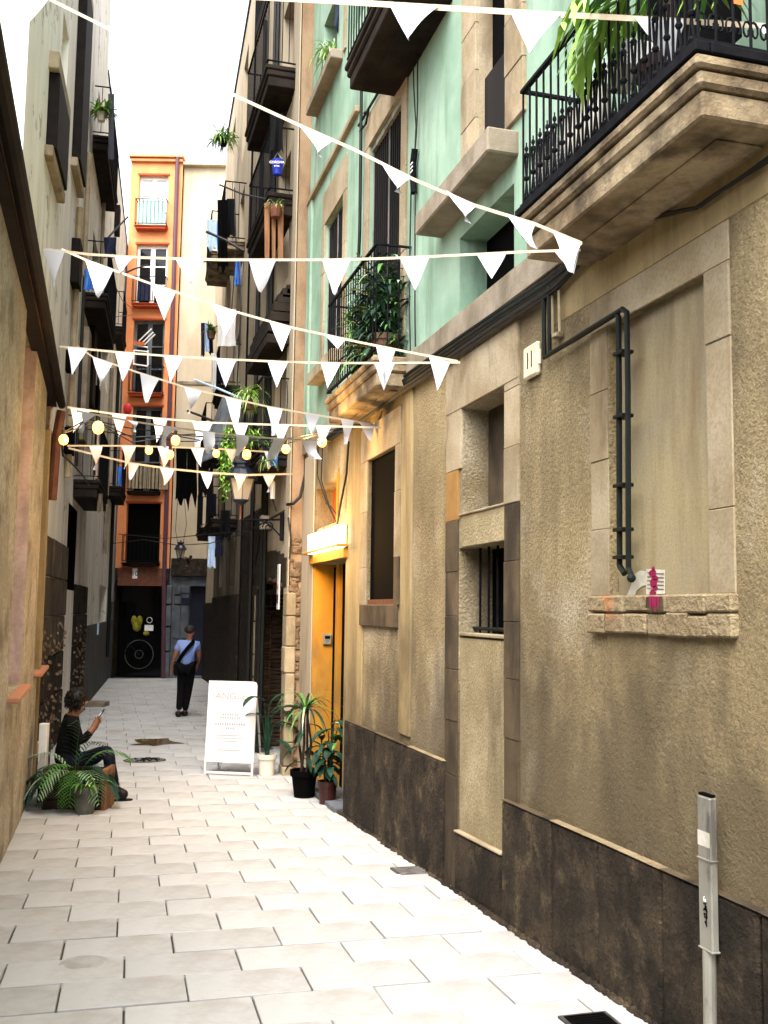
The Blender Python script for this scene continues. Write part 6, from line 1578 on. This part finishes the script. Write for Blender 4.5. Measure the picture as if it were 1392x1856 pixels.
# red ball and upturned chair by the orange house
c = PT(231, 742, 27); b = MB(); b.ball(c, .14, 14, 9, (.8, .8, 1.25)); tag(b.build("red_balloon", m_red), "red balloon-like lantern hung by the left side of the orange house", "balloon")
t = T("white_chair", "white chair upside down on the orange house balcony", "chair", tuple(PT(250, 640, 29.6)))
for k, (xa, ya, xb, yb) in enumerate(((252, 618, 275, 596), (257, 622, 278, 602), (262, 625, 281, 606))):
    b = MB(); b.tube([PT(xa, ya, 29.5), PT(xb, yb, 29.4)], .022, 5); b.build("leg", m_white, t)
for (xa, ya, xb, yb) in ((243, 624, 268, 630), (243, 635, 242, 662), (268, 635, 268, 662), (242, 660, 268, 664), (243, 635, 268, 638)):
    b = MB(); b.tube([PT(xa, ya, 29.5), PT(xb, yb, 29.5)], .025, 5); b.build("frame", m_white, t)
b = MB(); P = [PT(x, y, d) for d in (29.45, 29.5) for x, y in ((243, 618), (262, 620), (262, 626), (244, 624))]; b.add(P, ((0, 1, 2, 3), (7, 6, 5, 4), (0, 4, 5, 1), (1, 5, 6, 2), (2, 6, 7, 3), (3, 7, 4, 0))); b.build("cushion", m_redin, t)
# shop window contents
t = T("yellow_plush", "yellow plush shape hanging in the dark shop window", "toy", tuple(PT(248, 1125, 29.7)))
for (x, y, r_, sc) in ((243, 1125, .10, (.9, .5, 1.5)), (253, 1125, .10, (.9, .5, 1.5)), (248, 1136, .12, (1.1, .5, 1.2)), (265, 1148, .08, (1.2, .5, .9))):
    b = MB(); b.ball(PT(x, y, 29.7), r_, 10, 7, sc); b.build("limb", m_yelpl, t, smooth=True)
t = T("shop_bicycle", "dark bicycle wheel and frame glimpsed in the shop window", "bicycle", tuple(PT(260, 1200, 29.75)))
def ring(c, R_, r_, mat, name, par):
    b = MB(); b.tube([c+RT0*(R_*math.cos(k/24*2*math.pi))+Vector((0, 0, R_*math.sin(k/24*2*math.pi))) for k in range(25)], r_, 5); b.build(name, mat, par)
ring(PT(252, 1186, 29.7), .42, .014, m_greyL, "wheel", t); ring(PT(252, 1186, 29.7), .12, .014, m_greyL, "chain_ring", t)
b = MB(); b.tube([PT(252, 1186, 29.7), PT(232, 1165, 29.7), PT(225, 1190, 29.7)], .02, 5); b.build("frame", m_iron, t)
b = MB(); P = PT(270, 1138, 29.72); obox(b, P, RT0, Vector((0, 0, 1)), HD, .13, .085, .01); tag(b.build("shop_notice", m_white), "white notice stuck in the dark shop window", "notice")
ring(PT(271, 1124, 29.72), .08, .012, m_paper, "ring", T("shop_ring", "white ring sign above the notice in the shop window", "sign", tuple(PT(271, 1124, 29.72))))
b = MB(); P = E.p(Eu(336, 1084), -.02, Ez(336, 1084)); obox(b, P, E.U, Vector((0, 0, 1)), E.N, .12, .16, .012); sg_ = b.build("blue_plaque", m_navy); tag(sg_, "small blue street plaque on the grey pier by the navy door", "sign")
b = MB(); obox(b, P+Vector((0, 0, .06))+E.N*.014, E.U, Vector((0, 0, 1)), E.N, .10, .05, .002); b.build("plaque_band", m_greybase, sg_)
# stone step far on the left and litter
st = gpt(180, 1281); b = MB(); b.cbox(Fr((st.x, st.y), tuple(RT0)[:2], tuple(HD)[:2]), -.28, .12, -.1, .35, gz(st.y)-.05, gz(st.y)+.1, .015); tag(b.build("door_step", m_greyband), "grey doorstep block standing out from the far left house", "step")
b = MB(); u_, z_ = L2.px(175, 1140); b.cbox(L2, u_-.15, u_+.15, .02, .05, z_-.13, z_+.13, .005); tag(b.build("wall_notice", m_sky_cl), "pale notice on the dark wall of the far left house", "notice")

# more washing, wires and greenery further down the alley
cloth(383, 394, 640, 712, 19, m_white, "white towel hanging under the small balcony", seed=.7, ragged=.1)
cloth(396, 404, 650, 700, 18.6, m_navy, "navy towel hanging beside the white one under the small balcony", seed=1.2)
cloth(400, 416, 925, 985, 17.5, m_knit, "dark shirt drying above the dark doorway on the right", seed=2.2, ragged=.2)
cloth(378, 392, 895, 955, 19, m_jeans, "dark trousers hanging behind the ivy", seed=.9, ragged=.35)
cloth(425, 436, 470, 520, 15.5, m_blue, "blue cloth at the end of the black laundry pole", seed=1.6)
cloth(176, 186, 895, 930, 17, m_greyband, "grey rag on the lower left balcony", seed=1.6)
for i, (pts, lab) in enumerate((
        ([(322, 905, 27.5), (318, 960, 27.5), (330, 1030, 27.5)], "loose wire down the cream house beside the orange pipe"),
        ([(332, 880, 27.5), (338, 950, 27.5), (326, 1020, 27.5)], "second loose wire down the cream house"),
        ([(120, 772, 11.2), (240, 790, 13), (330, 800, 14), (440, 798, 14), (505, 790, 13.4)], "thin black wire above the level bunting"),
        ([(124, 752, 11.2), (230, 775, 13), (330, 788, 15), (470, 780, 14), (540, 772, 12.4)], "thin black wire among the crowded flags"),
        ([(205, 510, 20), (222, 545, 22), (240, 560, 24)], "wire from the left balcony towards the orange house"),
        ([(205, 575, 20), (225, 572, 22), (241, 571, 24)], "straight wire tied to the side of the orange house"),
        ([(425, 340, 14.6), (428, 450, 14.6), (420, 560, 14.8)], "wire hanging from the pole by the plank balcony"),
        ([(432, 470, 14), (437, 560, 14), (430, 690, 14.2), (436, 780, 14.2)], "long wire trailing down the front of the stone house"),
        ([(520, 690, 12.9), (521, 720, 12.9), (519, 780, 12.9)], "short wire on the pale pilaster"),
        ([(210, 640, 22), (215, 700, 22), (208, 760, 22)], "wire looping down the far left house"))):
    span(lab, pts, .008 if i != 7 else .011)
smallplant((458, 800), 13.2, "bushy green plant low on the lowest stone balcony", [m_leaf_l, m_leaf], 120, (.15, .32), .035, 1.2, None, True, 2.2)
smallplant((487, 835), 12.9, "trailing plant at the near end of the lowest stone balcony", [m_leaf, m_leaf_p], 50, (.12, .26), .02, 1.9, None, True, 1.6)
smallplant((383, 600), 18.2, "small green plant on the small balcony corner", [m_leaf, m_leaf_l], 50, (.15, .3), .03, 1.2, m_brick, False, 1.2)
b = MB(); c = PT(497, 828, 12.95); b.lathe(c, [(.045, -.12), (.05, .03), (.02, .08), (.02, .13)], 10); tag(b.build("blue_bottle", m_blue), "blue plastic bottle standing on the lowest stone balcony", "bottle")
